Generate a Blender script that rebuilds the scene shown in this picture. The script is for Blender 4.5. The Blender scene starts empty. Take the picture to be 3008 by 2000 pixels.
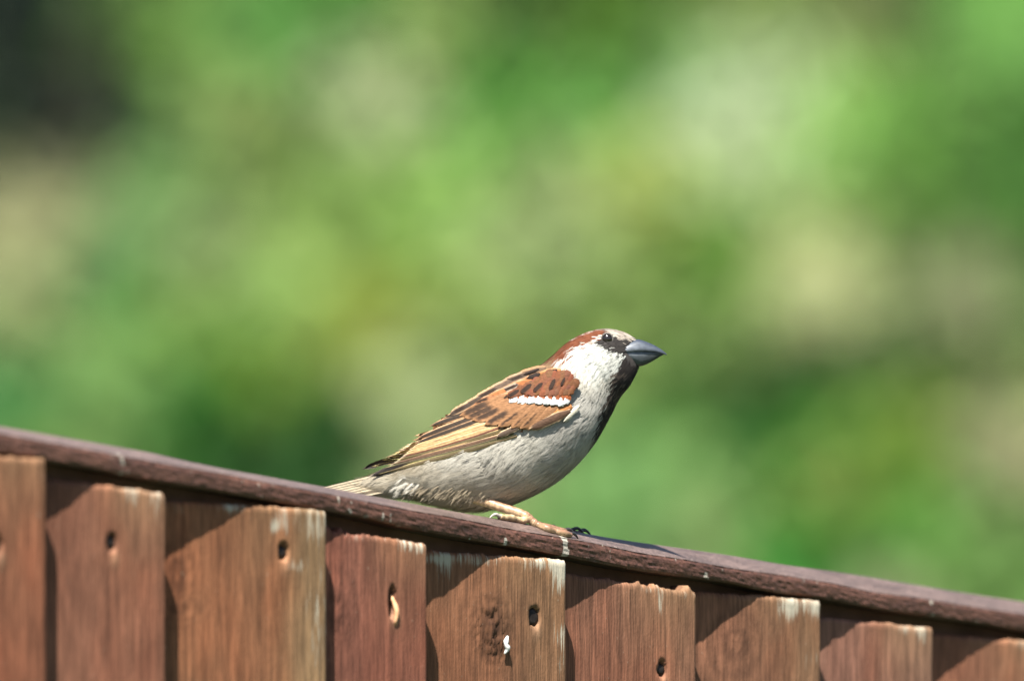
import bpy, math, random
import numpy as np
from mathutils import Vector
from mathutils.bvhtree import BVHTree

rng = np.random.default_rng(7)
random.seed(7)
sc = bpy.context.scene
col = sc.collection

# ------------------------------------------------------------------ camera
PITCH = math.radians(3.0)
LENS, SENSOR = 300.0, 23.7
F = LENS / SENSOR * 3008.0            # focal length in photo pixels
PXM = 7300.0                          # photo pixels per metre at the bird
D = F / PXM                           # distance to the bird
TOP = 1.75                            # height of the fence top under the bird
fwd = np.array([0, math.cos(PITCH), -math.sin(PITCH)])
rgt = np.array([1.0, 0, 0])
upv = np.array([0, math.sin(PITCH), math.cos(PITCH)])
O = np.array([0.0, 0.0, TOP])
CAM = O - D * (fwd + (1640 - 1504) / F * rgt + (1000 - 1545) / F * upv)

cam_d = bpy.data.cameras.new('camera')
cam = bpy.data.objects.new('camera', cam_d)
col.objects.link(cam)
cam.location = CAM
cam.rotation_euler = (math.pi / 2 - PITCH, 0, 0)
cam_d.lens = LENS
cam_d.sensor_width = SENSOR
cam_d.sensor_fit = 'HORIZONTAL'
cam_d.clip_start = 0.05
cam_d.clip_end = 2000
cam_d.dof.use_dof = True
cam_d.dof.focus_distance = D - 0.012
cam_d.dof.aperture_fstop = 5.2
sc.camera = cam

# ------------------------------------------------------------------ light
TH = math.radians(50)                 # the fence runs away to the right at this angle
U = np.array([math.cos(TH), math.sin(TH), 0])
N = np.array([math.sin(TH), -math.cos(TH), 0])
SUNV = -1.83 * U + 1.0 * N + np.array([0, 0, 4.1])
SUNV = SUNV / np.linalg.norm(SUNV)
w = bpy.data.worlds.new('World')
sc.world = w
w.use_nodes = True
nt = w.node_tree
sky = nt.nodes.new('ShaderNodeTexSky')
sky.sky_type = 'NISHITA'
sky.sun_disc = False
sky.sun_elevation = math.asin(SUNV[2])
sky.sun_rotation = math.atan2(SUNV[0], SUNV[1])
nt.links.new(sky.outputs[0], nt.nodes['Background'].inputs[0])
nt.nodes['Background'].inputs[1].default_value = 0.05
sun_d = bpy.data.lights.new('sun', 'SUN')
sun_d.energy = 5.0
sun_d.angle = math.radians(0.53)
sun_d.color = (1.0, 0.955, 0.88)
sun = bpy.data.objects.new('sun', sun_d)
col.objects.link(sun)
sun.location = (-1, -3, 6)
sun.rotation_euler = Vector(SUNV).to_track_quat('Z', 'Y').to_euler()
sc.view_settings.view_transform = 'Standard'
sc.view_settings.look = 'None'
sc.view_settings.exposure = 1.4
sc.view_settings.gamma = 1.0
sc.render.engine = 'CYCLES'
sc.cycles.use_denoising = True
sc.cycles.max_bounces = 6
sc.cycles.transparent_max_bounces = 8

# ------------------------------------------------------------------ helpers
def lin(c, k=1.0):
    c = np.asarray(c, float) / 255.0
    return np.where(c <= 0.04045, c / 12.92, ((c + 0.055) / 1.055) ** 2.4) * k

def P(px, py, lat=0.0):
    """photo pixel -> point in the upright sheet through the bird, lat metres behind it"""
    px, py, lat = np.broadcast_arrays(np.asarray(px, float), np.asarray(py, float), np.asarray(lat, float))
    return O + ((px - 1640) / PXM)[..., None] * rgt + ((1545 - py) / PXM)[..., None] * np.array([0, 0, 1.0]) + lat[..., None] * np.array([0, 1.0, 0])

def on_fence(px, py, n):
    """photo pixel -> (t along the fence, height) on the upright plane n metres in front of the ridge"""
    px = np.asarray(px, float); py = np.asarray(py, float)
    d = fwd + ((px - 1504) / F)[..., None] * rgt + ((1000 - py) / F)[..., None] * upv
    k = (n - (CAM - O) @ N) / (d @ N)
    p = CAM + k[..., None] * d
    return (p - O) @ U, p[..., 2]

def vnoise(x, y, seed=0):
    x = np.asarray(x, float); y = np.asarray(y, float)
    xi = np.floor(x).astype(np.int64); yi = np.floor(y).astype(np.int64)
    fx = x - xi; fy = y - yi
    fx = fx * fx * (3 - 2 * fx); fy = fy * fy * (3 - 2 * fy)
    def h(a, b):
        v = (a * 374761393 + b * 668265263 + seed * 1442695041) & 0x7fffffff
        v = ((v ^ (v >> 13)) * 1274126177) & 0x7fffffff
        return ((v ^ (v >> 16)) & 0xffff) / 65535.0
    return (h(xi, yi) * (1 - fx) + h(xi + 1, yi) * fx) * (1 - fy) + (h(xi, yi + 1) * (1 - fx) + h(xi + 1, yi + 1) * fx) * fy

def fbm(x, y, seed=0, o=3):
    v = 0; a = 0.5; s = 0
    for i in range(o):
        v = v + a * vnoise(x * 2 ** i, y * 2 ** i, seed + i); s += a; a *= 0.5
    return v / s

def sstep(a, b, x):
    t = np.clip((np.asarray(x, float) - a) / (b - a), 0, 1)
    return t * t * (3 - 2 * t)

def crom(pts, n):
    """Catmull-Rom resample of rows"""
    pts = np.asarray(pts, float)
    m = len(pts)
    q = np.vstack([2 * pts[0] - pts[1], pts, 2 * pts[-1] - pts[-2]])
    t = np.linspace(0, m - 1 - 1e-9, n)
    i = t.astype(int); f = (t - i)[:, None]
    p0, p1, p2, p3 = q[i], q[i + 1], q[i + 2], q[i + 3]
    return 0.5 * (2 * p1 + (p2 - p0) * f + (2 * p0 - 5 * p1 + 4 * p2 - p3) * f ** 2 + (3 * p1 - p0 - 3 * p2 + p3) * f ** 3)

def inpoly(x, y, poly):
    x = np.asarray(x, float); y = np.asarray(y, float)
    r = np.zeros(x.shape, bool)
    n = len(poly)
    for i in range(n):
        x0, y0 = poly[i]; x1, y1 = poly[(i + 1) % n]
        if y0 == y1: continue
        c = ((y0 > y) != (y1 > y)) & (x < (x1 - x0) * (y - y0) / (y1 - y0) + x0)
        r ^= c
    return r

def make_mesh(name, verts, faces, mats, cols=None, extra=None, smooth=True, midx=None):
    me = bpy.data.meshes.new(name)
    verts = np.asarray(verts, float)
    if isinstance(faces, np.ndarray):
        faces = faces.tolist()
    me.from_pydata(verts.tolist(), [], faces)
    for m in (mats if isinstance(mats, (list, tuple)) else [mats]):
        me.materials.append(m)
    if cols is not None:
        a = me.attributes.new('Col', 'FLOAT_COLOR', 'POINT')
        c = np.ones((len(verts), 4), np.float32); c[:, :3] = cols
        a.data.foreach_set('color', c.ravel())
    for k, v in (extra or {}).items():
        a = me.attributes.new(k, 'FLOAT', 'POINT')
        a.data.foreach_set('value', np.asarray(v, np.float32))
    if smooth:
        me.polygons.foreach_set('use_smooth', np.ones(len(me.polygons), bool))
    if midx is not None:
        me.polygons.foreach_set('material_index', np.asarray(midx, np.int32))
    me.update()
    return me

def link(name, me, parent=None):
    o = bpy.data.objects.new(name, me)
    col.objects.link(o)
    if parent is not None:
        o.parent = parent
    return o

def thing(name, label, cat, loc, rz=0.0, group=None):
    o = bpy.data.objects.new(name, None)
    o.empty_display_size = 0.05
    col.objects.link(o)
    o.location = loc; o.rotation_euler = (0, 0, rz)
    o['label'] = label; o['category'] = cat
    if group: o['group'] = group
    return o

def grid_faces(nu, nv, off=0, closed=False):
    f = []
    for i in range(nu - 1):
        for j in range(nv if closed else nv - 1):
            a = off + i * nv + j; b = off + i * nv + (j + 1) % nv
            f.append((a, b, b + nv, a + nv))
    return f

# ------------------------------------------------------------------ materials
def new_mat(name):
    m = bpy.data.materials.new(name); m.use_nodes = True
    return m, m.node_tree, m.node_tree.nodes['Principled BSDF']

def nd(t, kind, **kw):
    n = t.nodes.new(kind)
    for k, v in kw.items():
        setattr(n, k, v)
    return n

def mathn(t, op, a, b=None, c=None, clamp=False):
    n = nd(t, 'ShaderNodeMath', operation=op); n.use_clamp = clamp
    for i, v in enumerate((a, b, c)):
        if v is None: continue
        if isinstance(v, (int, float)): n.inputs[i].default_value = v
        else: t.links.new(v, n.inputs[i])
    return n.outputs[0]

def noise(t, coord, scale, detail=3.0, rough=0.55, vec=(1, 1, 1)):
    mp = nd(t, 'ShaderNodeMapping'); mp.inputs['Scale'].default_value = vec
    t.links.new(coord, mp.inputs['Vector'])
    n = nd(t, 'ShaderNodeTexNoise'); n.inputs['Scale'].default_value = scale
    n.inputs['Detail'].default_value = detail; n.inputs['Roughness'].default_value = rough
    t.links.new(mp.outputs[0], n.inputs['Vector'])
    return n.outputs['Fac']

def ramp(t, fac, a, b, lo=0.0, hi=1.0):
    n = nd(t, 'ShaderNodeMapRange'); n.interpolation_type = 'SMOOTHSTEP'
    t.links.new(fac, n.inputs[0])
    n.inputs[1].default_value = a; n.inputs[2].default_value = b
    n.inputs[3].default_value = lo; n.inputs[4].default_value = hi
    return n.outputs[0]

def mixc(t, fac, a, b, mode='MIX'):
    n = nd(t, 'ShaderNodeMix', data_type='RGBA', blend_type=mode)
    for s, v in ((n.inputs[0], fac), (n.inputs[6], a), (n.inputs[7], b)):
        if isinstance(v, (int, float)): s.default_value = v
        elif isinstance(v, (tuple, list, np.ndarray)): s.default_value = (*[float(q) for q in v[:3]], 1)
        else: t.links.new(v, s)
    return n.outputs[2]

def attr(t, name):
    n = nd(t, 'ShaderNodeAttribute'); n.attribute_name = name
    return n

def mat_board():
    m, t, b = new_mat('weathered_stained_board')
    tc = nd(t, 'ShaderNodeTexCoord').outputs['Object']
    oi = nd(t, 'ShaderNodeObjectInfo')
    sh = nd(t, 'ShaderNodeVectorMath', operation='ADD')
    cmb = nd(t, 'ShaderNodeCombineXYZ')
    t.links.new(mathn(t, 'MULTIPLY', oi.outputs['Random'], 7.0), cmb.inputs[0])
    t.links.new(mathn(t, 'MULTIPLY', oi.outputs['Random'], 3.0), cmb.inputs[2])
    t.links.new(tc, sh.inputs[0]); t.links.new(cmb.outputs[0], sh.inputs[1])
    co = sh.outputs[0]
    fine = noise(t, co, 1.0, 3, 0.6, (1500, 300, 70))
    mid = noise(t, co, 1.0, 3, 0.6, (420, 100, 16))
    blot = noise(t, co, 1.0, 3, 0.6, (70, 60, 38))
    speck = noise(t, co, 1.0, 2, 0.6, (900, 900, 500))
    c = attr(t, 'Col').outputs['Color']
    v = mathn(t, 'MULTIPLY', ramp(t, fine, 0.30, 0.70, 0.66, 1.26), ramp(t, mid, 0.32, 0.68, 0.80, 1.16))
    v = mathn(t, 'MULTIPLY', v, ramp(t, blot, 0.3, 0.7, 0.84, 1.14))
    vc = nd(t, 'ShaderNodeCombineColor')
    for i in range(3): t.links.new(v, vc.inputs[i])
    c = mixc(t, 1.0, c, vc.outputs[0], 'MULTIPLY')
    # warm/red blotches where the stain is thick
    red = noise(t, co, 1.0, 2, 0.5, (45, 50, 22))
    c = mixc(t, ramp(t, red, 0.45, 0.75, 0.0, 0.40), c, mixc(t, 1.0, c, (1.15, 0.84, 0.74), 'MULTIPLY'))
    # pale weathered fibres
    wst = noise(t, co, 1.0, 3, 0.65, (1100, 200, 60))
    wgt = attr(t, 'white').outputs['Fac']
    wm = ramp(t, mathn(t, 'ADD', wst, mathn(t, 'MULTIPLY', wgt, 0.62)), 0.80, 1.04)
    c = mixc(t, mathn(t, 'MULTIPLY', wm, 0.8), c, lin((222, 216, 194), 0.68))
    fl = ramp(t, speck, 0.70, 0.78, 0.0, 0.45)
    c = mixc(t, fl, c, lin((205, 190, 165), 0.7))
    t.links.new(c, b.inputs['Base Color'])
    b.inputs['Roughness'].default_value = 0.78
    b.inputs['Specular IOR Level'].default_value = 0.28
    bp = nd(t, 'ShaderNodeBump'); bp.inputs['Strength'].default_value = 0.55; bp.inputs['Distance'].default_value = 0.0011
    t.links.new(mathn(t, 'ADD', mathn(t, 'MULTIPLY', fine, 0.6), mathn(t, 'ADD', mathn(t, 'MULTIPLY', mid, 0.6), mathn(t, 'MULTIPLY', speck, 0.25))), bp.inputs['Height'])
    t.links.new(bp.outputs[0], b.inputs['Normal'])
    return m

def mat_cap():
    m, t, b = new_mat('dark_brown_cap_stain')
    tc = nd(t, 'ShaderNodeTexCoord').outputs['Object']
    rot = nd(t, 'ShaderNodeMapping'); rot.inputs['Rotation'].default_value = (0, -0.15, 0)
    t.links.new(tc, rot.inputs['Vector']); co = rot.outputs[0]
    grain = noise(t, co, 1.0, 3, 0.6, (60, 900, 900))
    pit = noise(t, co, 1.0, 3, 0.7, (650, 650, 650))
    blot = noise(t, co, 1.0, 3, 0.6, (45, 120, 120))
    c = attr(t, 'Col').outputs['Color']
    v = mathn(t, 'MULTIPLY', ramp(t, grain, 0.3, 0.7, 0.82, 1.18), ramp(t, blot, 0.3, 0.7, 0.78, 1.22))
    v = mathn(t, 'MULTIPLY', v, ramp(t, pit, 0.3, 0.7, 0.62, 1.35))
    vc = nd(t, 'ShaderNodeCombineColor')
    for i in range(3): t.links.new(v, vc.inputs[i])
    c = mixc(t, 1.0, c, vc.outputs[0], 'MULTIPLY')
    wgt = attr(t, 'white').outputs['Fac']
    ws = noise(t, co, 1.0, 2, 0.6, (420, 420, 260))
    wm = ramp(t, mathn(t, 'ADD', ws, mathn(t, 'MULTIPLY', wgt, 0.9)), 0.74, 0.86)
    c = mixc(t, mathn(t, 'MULTIPLY', wm, 0.8), c, lin((214, 206, 190), 0.7))
    t.links.new(c, b.inputs['Base Color'])
    b.inputs['Roughness'].default_value = 0.52
    b.inputs['Specular IOR Level'].default_value = 0.5
    bp = nd(t, 'ShaderNodeBump'); bp.inputs['Strength'].default_value = 0.6; bp.inputs['Distance'].default_value = 0.0005
    t.links.new(mathn(t, 'ADD', pit, mathn(t, 'MULTIPLY', grain, 0.5)), bp.inputs['Height'])
    t.links.new(bp.outputs[0], b.inputs['Normal'])
    return m

def mat_vcol(name, rough=0.8, spec=0.2, vary=None, bump=0.0, bscale=(1, 1, 1), sheen=0.0):
    m, t, b = new_mat(name)
    c = attr(t, 'Col').outputs['Color']
    if vary:
        tc = nd(t, 'ShaderNodeTexCoord').outputs['Object']
        n = noise(t, tc, 1.0, 2, 0.6, vary)
        v = ramp(t, n, 0.3, 0.7, 0.80, 1.18)
        vc = nd(t, 'ShaderNodeCombineColor')
        for i in range(3): t.links.new(v, vc.inputs[i])
        c = mixc(t, 1.0, c, vc.outputs[0], 'MULTIPLY')
        if bump:
            bp = nd(t, 'ShaderNodeBump'); bp.inputs['Strength'].default_value = bump; bp.inputs['Distance'].default_value = 0.0004
            t.links.new(n, bp.inputs['Height']); t.links.new(bp.outputs[0], b.inputs['Normal'])
    t.links.new(c, b.inputs['Base Color'])
    b.inputs['Roughness'].default_value = rough
    b.inputs['Specular IOR Level'].default_value = spec
    b.inputs['Sheen Weight'].default_value = sheen
    return m

def mat_plain(name, c, rough=0.6, spec=0.5, nscale=None, amp=0.25, metal=0.0):
    m, t, b = new_mat(name)
    if nscale:
        tc = nd(t, 'ShaderNodeTexCoord').outputs['Object']
        n = noise(t, tc, nscale, 4, 0.6)
        v = ramp(t, n, 0.3, 0.7, 1 - amp, 1 + amp)
        vc = nd(t, 'ShaderNodeCombineColor')
        for i in range(3): t.links.new(v, vc.inputs[i])
        t.links.new(mixc(t, 1.0, tuple(c), vc.outputs[0], 'MULTIPLY'), b.inputs['Base Color'])
    else:
        b.inputs['Base Color'].default_value = (*c, 1)
    b.inputs['Roughness'].default_value = rough
    b.inputs['Specular IOR Level'].default_value = spec
    b.inputs['Metallic'].default_value = metal
    return m

def mat_leaf():
    m, t, b = new_mat('leaf')
    c = attr(t, 'Col').outputs['Color']
    t.links.new(c, b.inputs['Base Color'])
    b.inputs['Roughness'].default_value = 0.5
    b.inputs['Specular IOR Level'].default_value = 0.2
    tr = nd(t, 'ShaderNodeBsdfTranslucent')
    t.links.new(mixc(t, 1.0, c, (1.02, 1.06, 0.72), 'MULTIPLY'), tr.inputs['Color'])
    mx = nd(t, 'ShaderNodeMixShader'); mx.inputs[0].default_value = 0.42
    out = t.nodes['Material Output']
    t.links.new(b.outputs[0], mx.inputs[1]); t.links.new(tr.outputs[0], mx.inputs[2])
    t.links.new(mx.outputs[0], out.inputs['Surface'])
    return m

M_BOARD = mat_board()
M_CAP = mat_cap()
M_RAIL = mat_plain('rail_wood', (0.16, 0.085, 0.055), 0.8, 0.2, 40)
M_NAIL = mat_plain('rusty_nail', (0.035, 0.026, 0.022), 0.5, 0.5, 300, 0.5, 0.6)
M_LEAF = mat_leaf()
M_BARK = mat_plain('bark', (0.045, 0.04, 0.028), 0.85, 0.2, 30)
M_LAWN = mat_plain('lawn', (0.030, 0.048, 0.018), 0.9, 0.2, 3, 0.4)

# ------------------------------------------------------------------ ground
me = make_mesh('ground', [(-300, -300, 0), (300, -300, 0), (300, 300, 0), (-300, 300, 0)], [(0, 1, 2, 3)], M_LAWN, smooth=False)
g = link('ground', me); g['kind'] = 'structure'

# ------------------------------------------------------------------ shrubs behind the fence
LEAFK = 0.86
def dpx(x, y, d):
    """point seen d metres away at 2358-wide view position x, y"""
    px, py = x * 1.2756, y * 1.2756
    return CAM + d * (fwd + (px - 1504) / F * rgt + (1000 - py) / F * upv)

# leaf colour patches, shaded hollows and sky glare painted in: x, y, radius, colour
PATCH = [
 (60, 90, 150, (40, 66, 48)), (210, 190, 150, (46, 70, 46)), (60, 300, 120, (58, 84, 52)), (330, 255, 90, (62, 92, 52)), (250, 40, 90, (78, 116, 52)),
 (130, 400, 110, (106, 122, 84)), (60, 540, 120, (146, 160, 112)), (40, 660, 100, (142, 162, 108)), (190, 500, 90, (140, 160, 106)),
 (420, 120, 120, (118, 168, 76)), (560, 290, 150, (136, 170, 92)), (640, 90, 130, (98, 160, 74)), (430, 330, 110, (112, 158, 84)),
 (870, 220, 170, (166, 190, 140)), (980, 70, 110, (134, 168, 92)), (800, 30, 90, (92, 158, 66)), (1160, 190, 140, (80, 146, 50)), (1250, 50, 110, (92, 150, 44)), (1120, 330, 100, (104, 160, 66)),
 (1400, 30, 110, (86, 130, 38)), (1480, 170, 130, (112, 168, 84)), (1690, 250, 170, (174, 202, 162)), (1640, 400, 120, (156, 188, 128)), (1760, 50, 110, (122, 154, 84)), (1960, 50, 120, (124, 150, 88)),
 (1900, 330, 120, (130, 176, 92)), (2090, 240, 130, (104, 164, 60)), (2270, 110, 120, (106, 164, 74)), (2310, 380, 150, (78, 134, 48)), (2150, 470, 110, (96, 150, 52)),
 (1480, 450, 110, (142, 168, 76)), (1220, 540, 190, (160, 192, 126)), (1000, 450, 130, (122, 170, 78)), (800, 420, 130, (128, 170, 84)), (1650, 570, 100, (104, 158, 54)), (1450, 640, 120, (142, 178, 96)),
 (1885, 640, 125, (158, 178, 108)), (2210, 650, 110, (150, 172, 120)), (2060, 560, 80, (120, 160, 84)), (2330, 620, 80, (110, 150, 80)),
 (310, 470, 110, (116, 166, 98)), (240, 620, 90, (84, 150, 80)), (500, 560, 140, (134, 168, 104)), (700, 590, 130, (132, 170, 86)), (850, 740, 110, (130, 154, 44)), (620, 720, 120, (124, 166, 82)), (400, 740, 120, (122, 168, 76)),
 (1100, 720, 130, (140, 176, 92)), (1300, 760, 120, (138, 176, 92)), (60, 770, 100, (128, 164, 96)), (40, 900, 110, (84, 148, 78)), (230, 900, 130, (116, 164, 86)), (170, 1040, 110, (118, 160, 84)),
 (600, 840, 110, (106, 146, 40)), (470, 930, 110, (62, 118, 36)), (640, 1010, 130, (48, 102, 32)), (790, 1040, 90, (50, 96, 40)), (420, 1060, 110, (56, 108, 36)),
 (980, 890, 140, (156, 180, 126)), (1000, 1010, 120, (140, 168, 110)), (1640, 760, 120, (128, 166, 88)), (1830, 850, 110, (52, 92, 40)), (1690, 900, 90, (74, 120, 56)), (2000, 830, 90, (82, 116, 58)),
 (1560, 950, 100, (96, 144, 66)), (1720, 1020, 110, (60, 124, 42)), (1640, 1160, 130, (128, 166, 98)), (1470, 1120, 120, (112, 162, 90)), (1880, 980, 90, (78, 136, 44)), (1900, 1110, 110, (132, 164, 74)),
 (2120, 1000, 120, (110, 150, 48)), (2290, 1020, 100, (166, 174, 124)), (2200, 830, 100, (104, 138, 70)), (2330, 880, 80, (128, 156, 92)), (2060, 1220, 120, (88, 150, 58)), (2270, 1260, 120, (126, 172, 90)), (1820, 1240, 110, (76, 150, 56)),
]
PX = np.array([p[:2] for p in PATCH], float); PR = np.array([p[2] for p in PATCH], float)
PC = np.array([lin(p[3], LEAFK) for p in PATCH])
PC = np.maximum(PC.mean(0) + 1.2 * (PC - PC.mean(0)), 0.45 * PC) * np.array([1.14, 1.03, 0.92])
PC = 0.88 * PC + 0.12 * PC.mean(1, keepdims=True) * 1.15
FD = 18.0
PW = np.array([dpx(x, y, FD) for x, y in PX])        # world centres of the patches
PRm = PR * 1.2756 * FD / F

def leaf_mesh(name, pos, nrm, size, cols):
    n = len(pos)
    r = rng.normal(size=(n, 3))
    ax = np.cross(nrm, r); ax /= np.linalg.norm(ax, axis=1)[:, None]
    bx = np.cross(nrm, ax)
    tmpl = np.array([(0, 0, 0), (0.3, 0.42, -0.06), (0.3, -0.42, -0.06), (0.68, 0.34, -0.08), (0.68, -0.34, -0.08), (1, 0, -0.16), (0.35, 0, 0.04)])
    L = size[:, None, None]
    v = pos[:, None, :] + L * (tmpl[None, :, 0:1] * ax[:, None, :] + tmpl[None, :, 1:2] * 0.62 * bx[:, None, :] + tmpl[None, :, 2:3] * nrm[:, None, :])
    fa = np.array([(0, 2, 6), (0, 6, 1), (6, 2, 4), (6, 4, 5), (6, 5, 3), (6, 3, 1)])
    faces = (np.arange(n) * 7)[:, None, None] + fa[None]
    c = np.repeat(cols, 7, axis=0)
    return make_mesh(name, v.reshape(-1, 3), faces.reshape(-1, 3), M_LEAF, c, smooth=False)

def tube(pts, rad, nseg=8):
    pts = np.asarray(pts, float); rad = np.asarray(rad, float)
    n = len(pts)
    tg = np.gradient(pts, axis=0); tg /= np.linalg.norm(tg, axis=1)[:, None] + 1e-12
    ref = np.array([0, 1.0, 0.13]); 
    V = []; A = []
    for i in range(n):
        a = np.cross(tg[i], ref); a /= np.linalg.norm(a) + 1e-12
        b = np.cross(tg[i], a)
        for k in range(nseg):
            an = 2 * math.pi * k / nseg
            V.append(pts[i] + rad[i] * (math.cos(an) * a + math.sin(an) * b)); A.append(an)
    f = grid_faces(n, nseg, 0, True)
    f.append(tuple(range(nseg))[::-1]); f.append(tuple((n - 1) * nseg + k for k in range(nseg)))
    return np.array(V), f, np.array(A)

def shrub(name, label, cx, cy, rx, ry, h, nleaf, tint, z0=0.12, cat='shrub', fixed=None, group=None, lsize=(0.028, 0.05)):
    t = thing(name, label, cat, (cx, cy, 0), group=group)
    # stems
    V = []; Fc = []
    for k in range(7 if rx < 1 else 26):
        a = rng.uniform(0, 6.28); s = rng.uniform(0.2, 0.8)
        end = np.array([math.cos(a) * min(rx, 0.5) * s, math.sin(a) * ry * s, h * rng.uniform(0.6, 0.92)])
        st = np.array([math.cos(a) * 0.05, math.sin(a) * 0.05, -0.03])
        if rx > 1:
            ox = np.array([-rx + (k + 0.5) * rx / 13, 0, 0]); end = end + ox; st = st + ox
        pts = [st, st * 0.65 + end * 0.35 + rng.normal(size=3) * 0.02, end * 0.7 + st * 0.3 + rng.normal(size=3) * 0.03, end]
        v, f, _ = tube(crom(pts, 9), np.linspace(0.013, 0.002, 9), 6)
        off = sum(len(q) for q in V)
        V.append(v); Fc += [tuple(i + off for i in q) for q in f]
    link('stem', make_mesh('stem', np.vstack(V), Fc, M_BARK), t)
    # leaves in clumps through an uneven crown
    nc = max(30, nleaf // 55)
    cc = rng.normal(size=(nc, 3)); cc /= np.linalg.norm(cc, axis=1)[:, None]
    cc *= (rng.uniform(0.25, 1.0, nc) ** 0.45)[:, None]
    if rx > 1: cc[:, 0] = rng.uniform(-1, 1, nc); cc[:, 1:] *= 1.15
    cc = cc * np.array([rx, ry, (h - z0) / 2]) + np.array([0, 0, (h + z0) / 2])
    cr = rng.uniform(0.06, 0.13, nc)
    idx = rng.integers(0, nc, nleaf)
    p = cc[idx] + rng.normal(size=(nleaf, 3)) * cr[idx][:, None] * 0.62
    p[:, 2] = np.maximum(p[:, 2], 0.04)
    p[:, 1] += 0.55 * np.clip(p[:, 2] - 0.9, -0.6, 0.8)          # the crown leans back as it rises
    nr = rng.normal(size=(nleaf, 3)) * 0.45 + SUNV * 0.75 + np.array([0, -0.55, 0])
    nr /= np.linalg.norm(nr, axis=1)[:, None]
    size = rng.uniform(*lsize, nleaf)
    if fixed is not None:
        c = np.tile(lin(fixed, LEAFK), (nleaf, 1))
    else:
        wp = p + np.array([cx, cy, 0])
        # compare positions along the line of the hedge
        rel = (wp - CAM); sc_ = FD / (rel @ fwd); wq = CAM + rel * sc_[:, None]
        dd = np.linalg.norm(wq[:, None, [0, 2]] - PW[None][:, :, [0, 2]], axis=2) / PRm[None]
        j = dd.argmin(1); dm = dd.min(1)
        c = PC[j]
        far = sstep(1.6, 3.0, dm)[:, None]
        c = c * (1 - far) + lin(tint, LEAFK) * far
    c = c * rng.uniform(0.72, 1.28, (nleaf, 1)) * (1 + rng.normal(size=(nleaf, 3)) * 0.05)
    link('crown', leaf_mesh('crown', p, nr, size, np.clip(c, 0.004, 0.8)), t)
    return t

SH = [
 ('shrub', 'straggly shrub with tan dead leaves and a deep dark hollow', -0.72, 0.0, 0.33, 0.28, 2.2, 8000, (110, 150, 80)),
 ('shrub', 'dense fresh green shrub behind the low slung tail of the sparrow', -0.36, 0.16, 0.37, 0.30, 2.3, 10500, (112, 158, 80)),
 ('shrub', 'sage green shrub with sky glare painted into its leaves behind the back of the sparrow', 0.02, -0.05, 0.43, 0.30, 2.3, 12500, (128, 166, 90)),
 ('shrub', 'broad shrub with sky glare in its leaf colour behind the head of the sparrow', 0.40, 0.12, 0.43, 0.30, 2.3, 12500, (128, 170, 92)),
 ('flowering_shrub', 'shrub with cream flower heads and gap shade painted into its leaves beyond the beak of the sparrow', 0.76, -0.06, 0.35, 0.28, 2.25, 10000, (104, 150, 66)),
]
BX = dpx(1179, 784, FD)
for nm, lb, x, dy, rx, ry, h, n, tint in SH:
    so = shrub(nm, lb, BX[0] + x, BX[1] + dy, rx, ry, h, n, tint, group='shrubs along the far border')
    if nm == 'flowering_shrub':
        for fx, fy, fr_m in ((1885, 645, 0.075), (2215, 655, 0.045), (2290, 1015, 0.045), (2050, 1380, 0.05)):
            c0 = dpx(fx, fy, FD - 0.42) - np.array(so.location)
            k = 190
            a_ = rng.uniform(0, 6.283, k); q_ = np.sqrt(rng.uniform(0, 1, k)) * fr_m
            ax1 = np.array([1.0, 0, 0]); nd_ = SUNV * 0.6 + np.array([0, -0.8, 0]); nd_ /= np.linalg.norm(nd_); ax2 = np.cross(nd_, ax1)
            pp = c0 + (np.cos(a_) * q_)[:, None] * ax1 + (np.sin(a_) * q_)[:, None] * ax2 + (rng.normal(size=k) * 0.006 - q_ ** 2 * 4)[:, None] * nd_
            nn_ = rng.normal(size=(k, 3)) * 0.35 + nd_; nn_ /= np.linalg.norm(nn_, axis=1)[:, None]
            cf = lin((206, 210, 160), 0.80 if fr_m > 0.06 else 0.42) * rng.uniform(0.8, 1.15, (k, 1))
            link('flower_head', leaf_mesh('flower_head', pp, nn_, rng.uniform(0.012, 0.02, k), cf), so)
            v_, f_, _ = tube(crom([c0 - nd_ * 0.012, c0 - nd_ * 0.05 + np.array([0, 0.08, -0.05]), c0 + np.array([0, 0.3, -0.2])], 7), np.linspace(0.003, 0.005, 7), 6)
            link('flower_stalk', make_mesh('flower_stalk', v_, f_, M_BARK), so)
shrub('privet_hedge', 'long mid green hedge running on beyond the tan leaved shrub', BX[0] - 3.75, BX[1] + 0.1, 2.75, 0.34, 1.9, 17000, (104, 150, 76), cat='hedge', lsize=(0.05, 0.08))
shrub('privet_hedge', 'long mid green hedge running on beyond the cream flowering shrub', BX[0] + 3.8, BX[1] + 0.1, 2.75, 0.34, 1.9, 17000, (104, 150, 76), cat='hedge', lsize=(0.05, 0.08))
shrub('dark_backing_hedge', 'dark leaved hedge added behind the row of lighter shrubs to darken their gaps', BX[0], BX[1] + 1.6, 6.0, 0.38, 2.5, 38000, (40, 60, 36), cat='hedge', fixed=(40, 64, 36), lsize=(0.06, 0.09))  # added hedge, its dark leaves stand in for shade in the gaps

# ------------------------------------------------------------------ fence
fence = thing('closeboard_fence', 'brown stained feather edge board fence with dark sloping cap rail under the sparrow', 'fence', (0, 0, 0), TH)
CAPN = 0.015                     # front edge of the cap in front of its ridge
def fl(t, n, z):                 # fence coordinates -> local of the fence empty
    t, n, z = np.broadcast_arrays(t, n, z)
    return np.stack([t, -n, z], -1)

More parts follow.
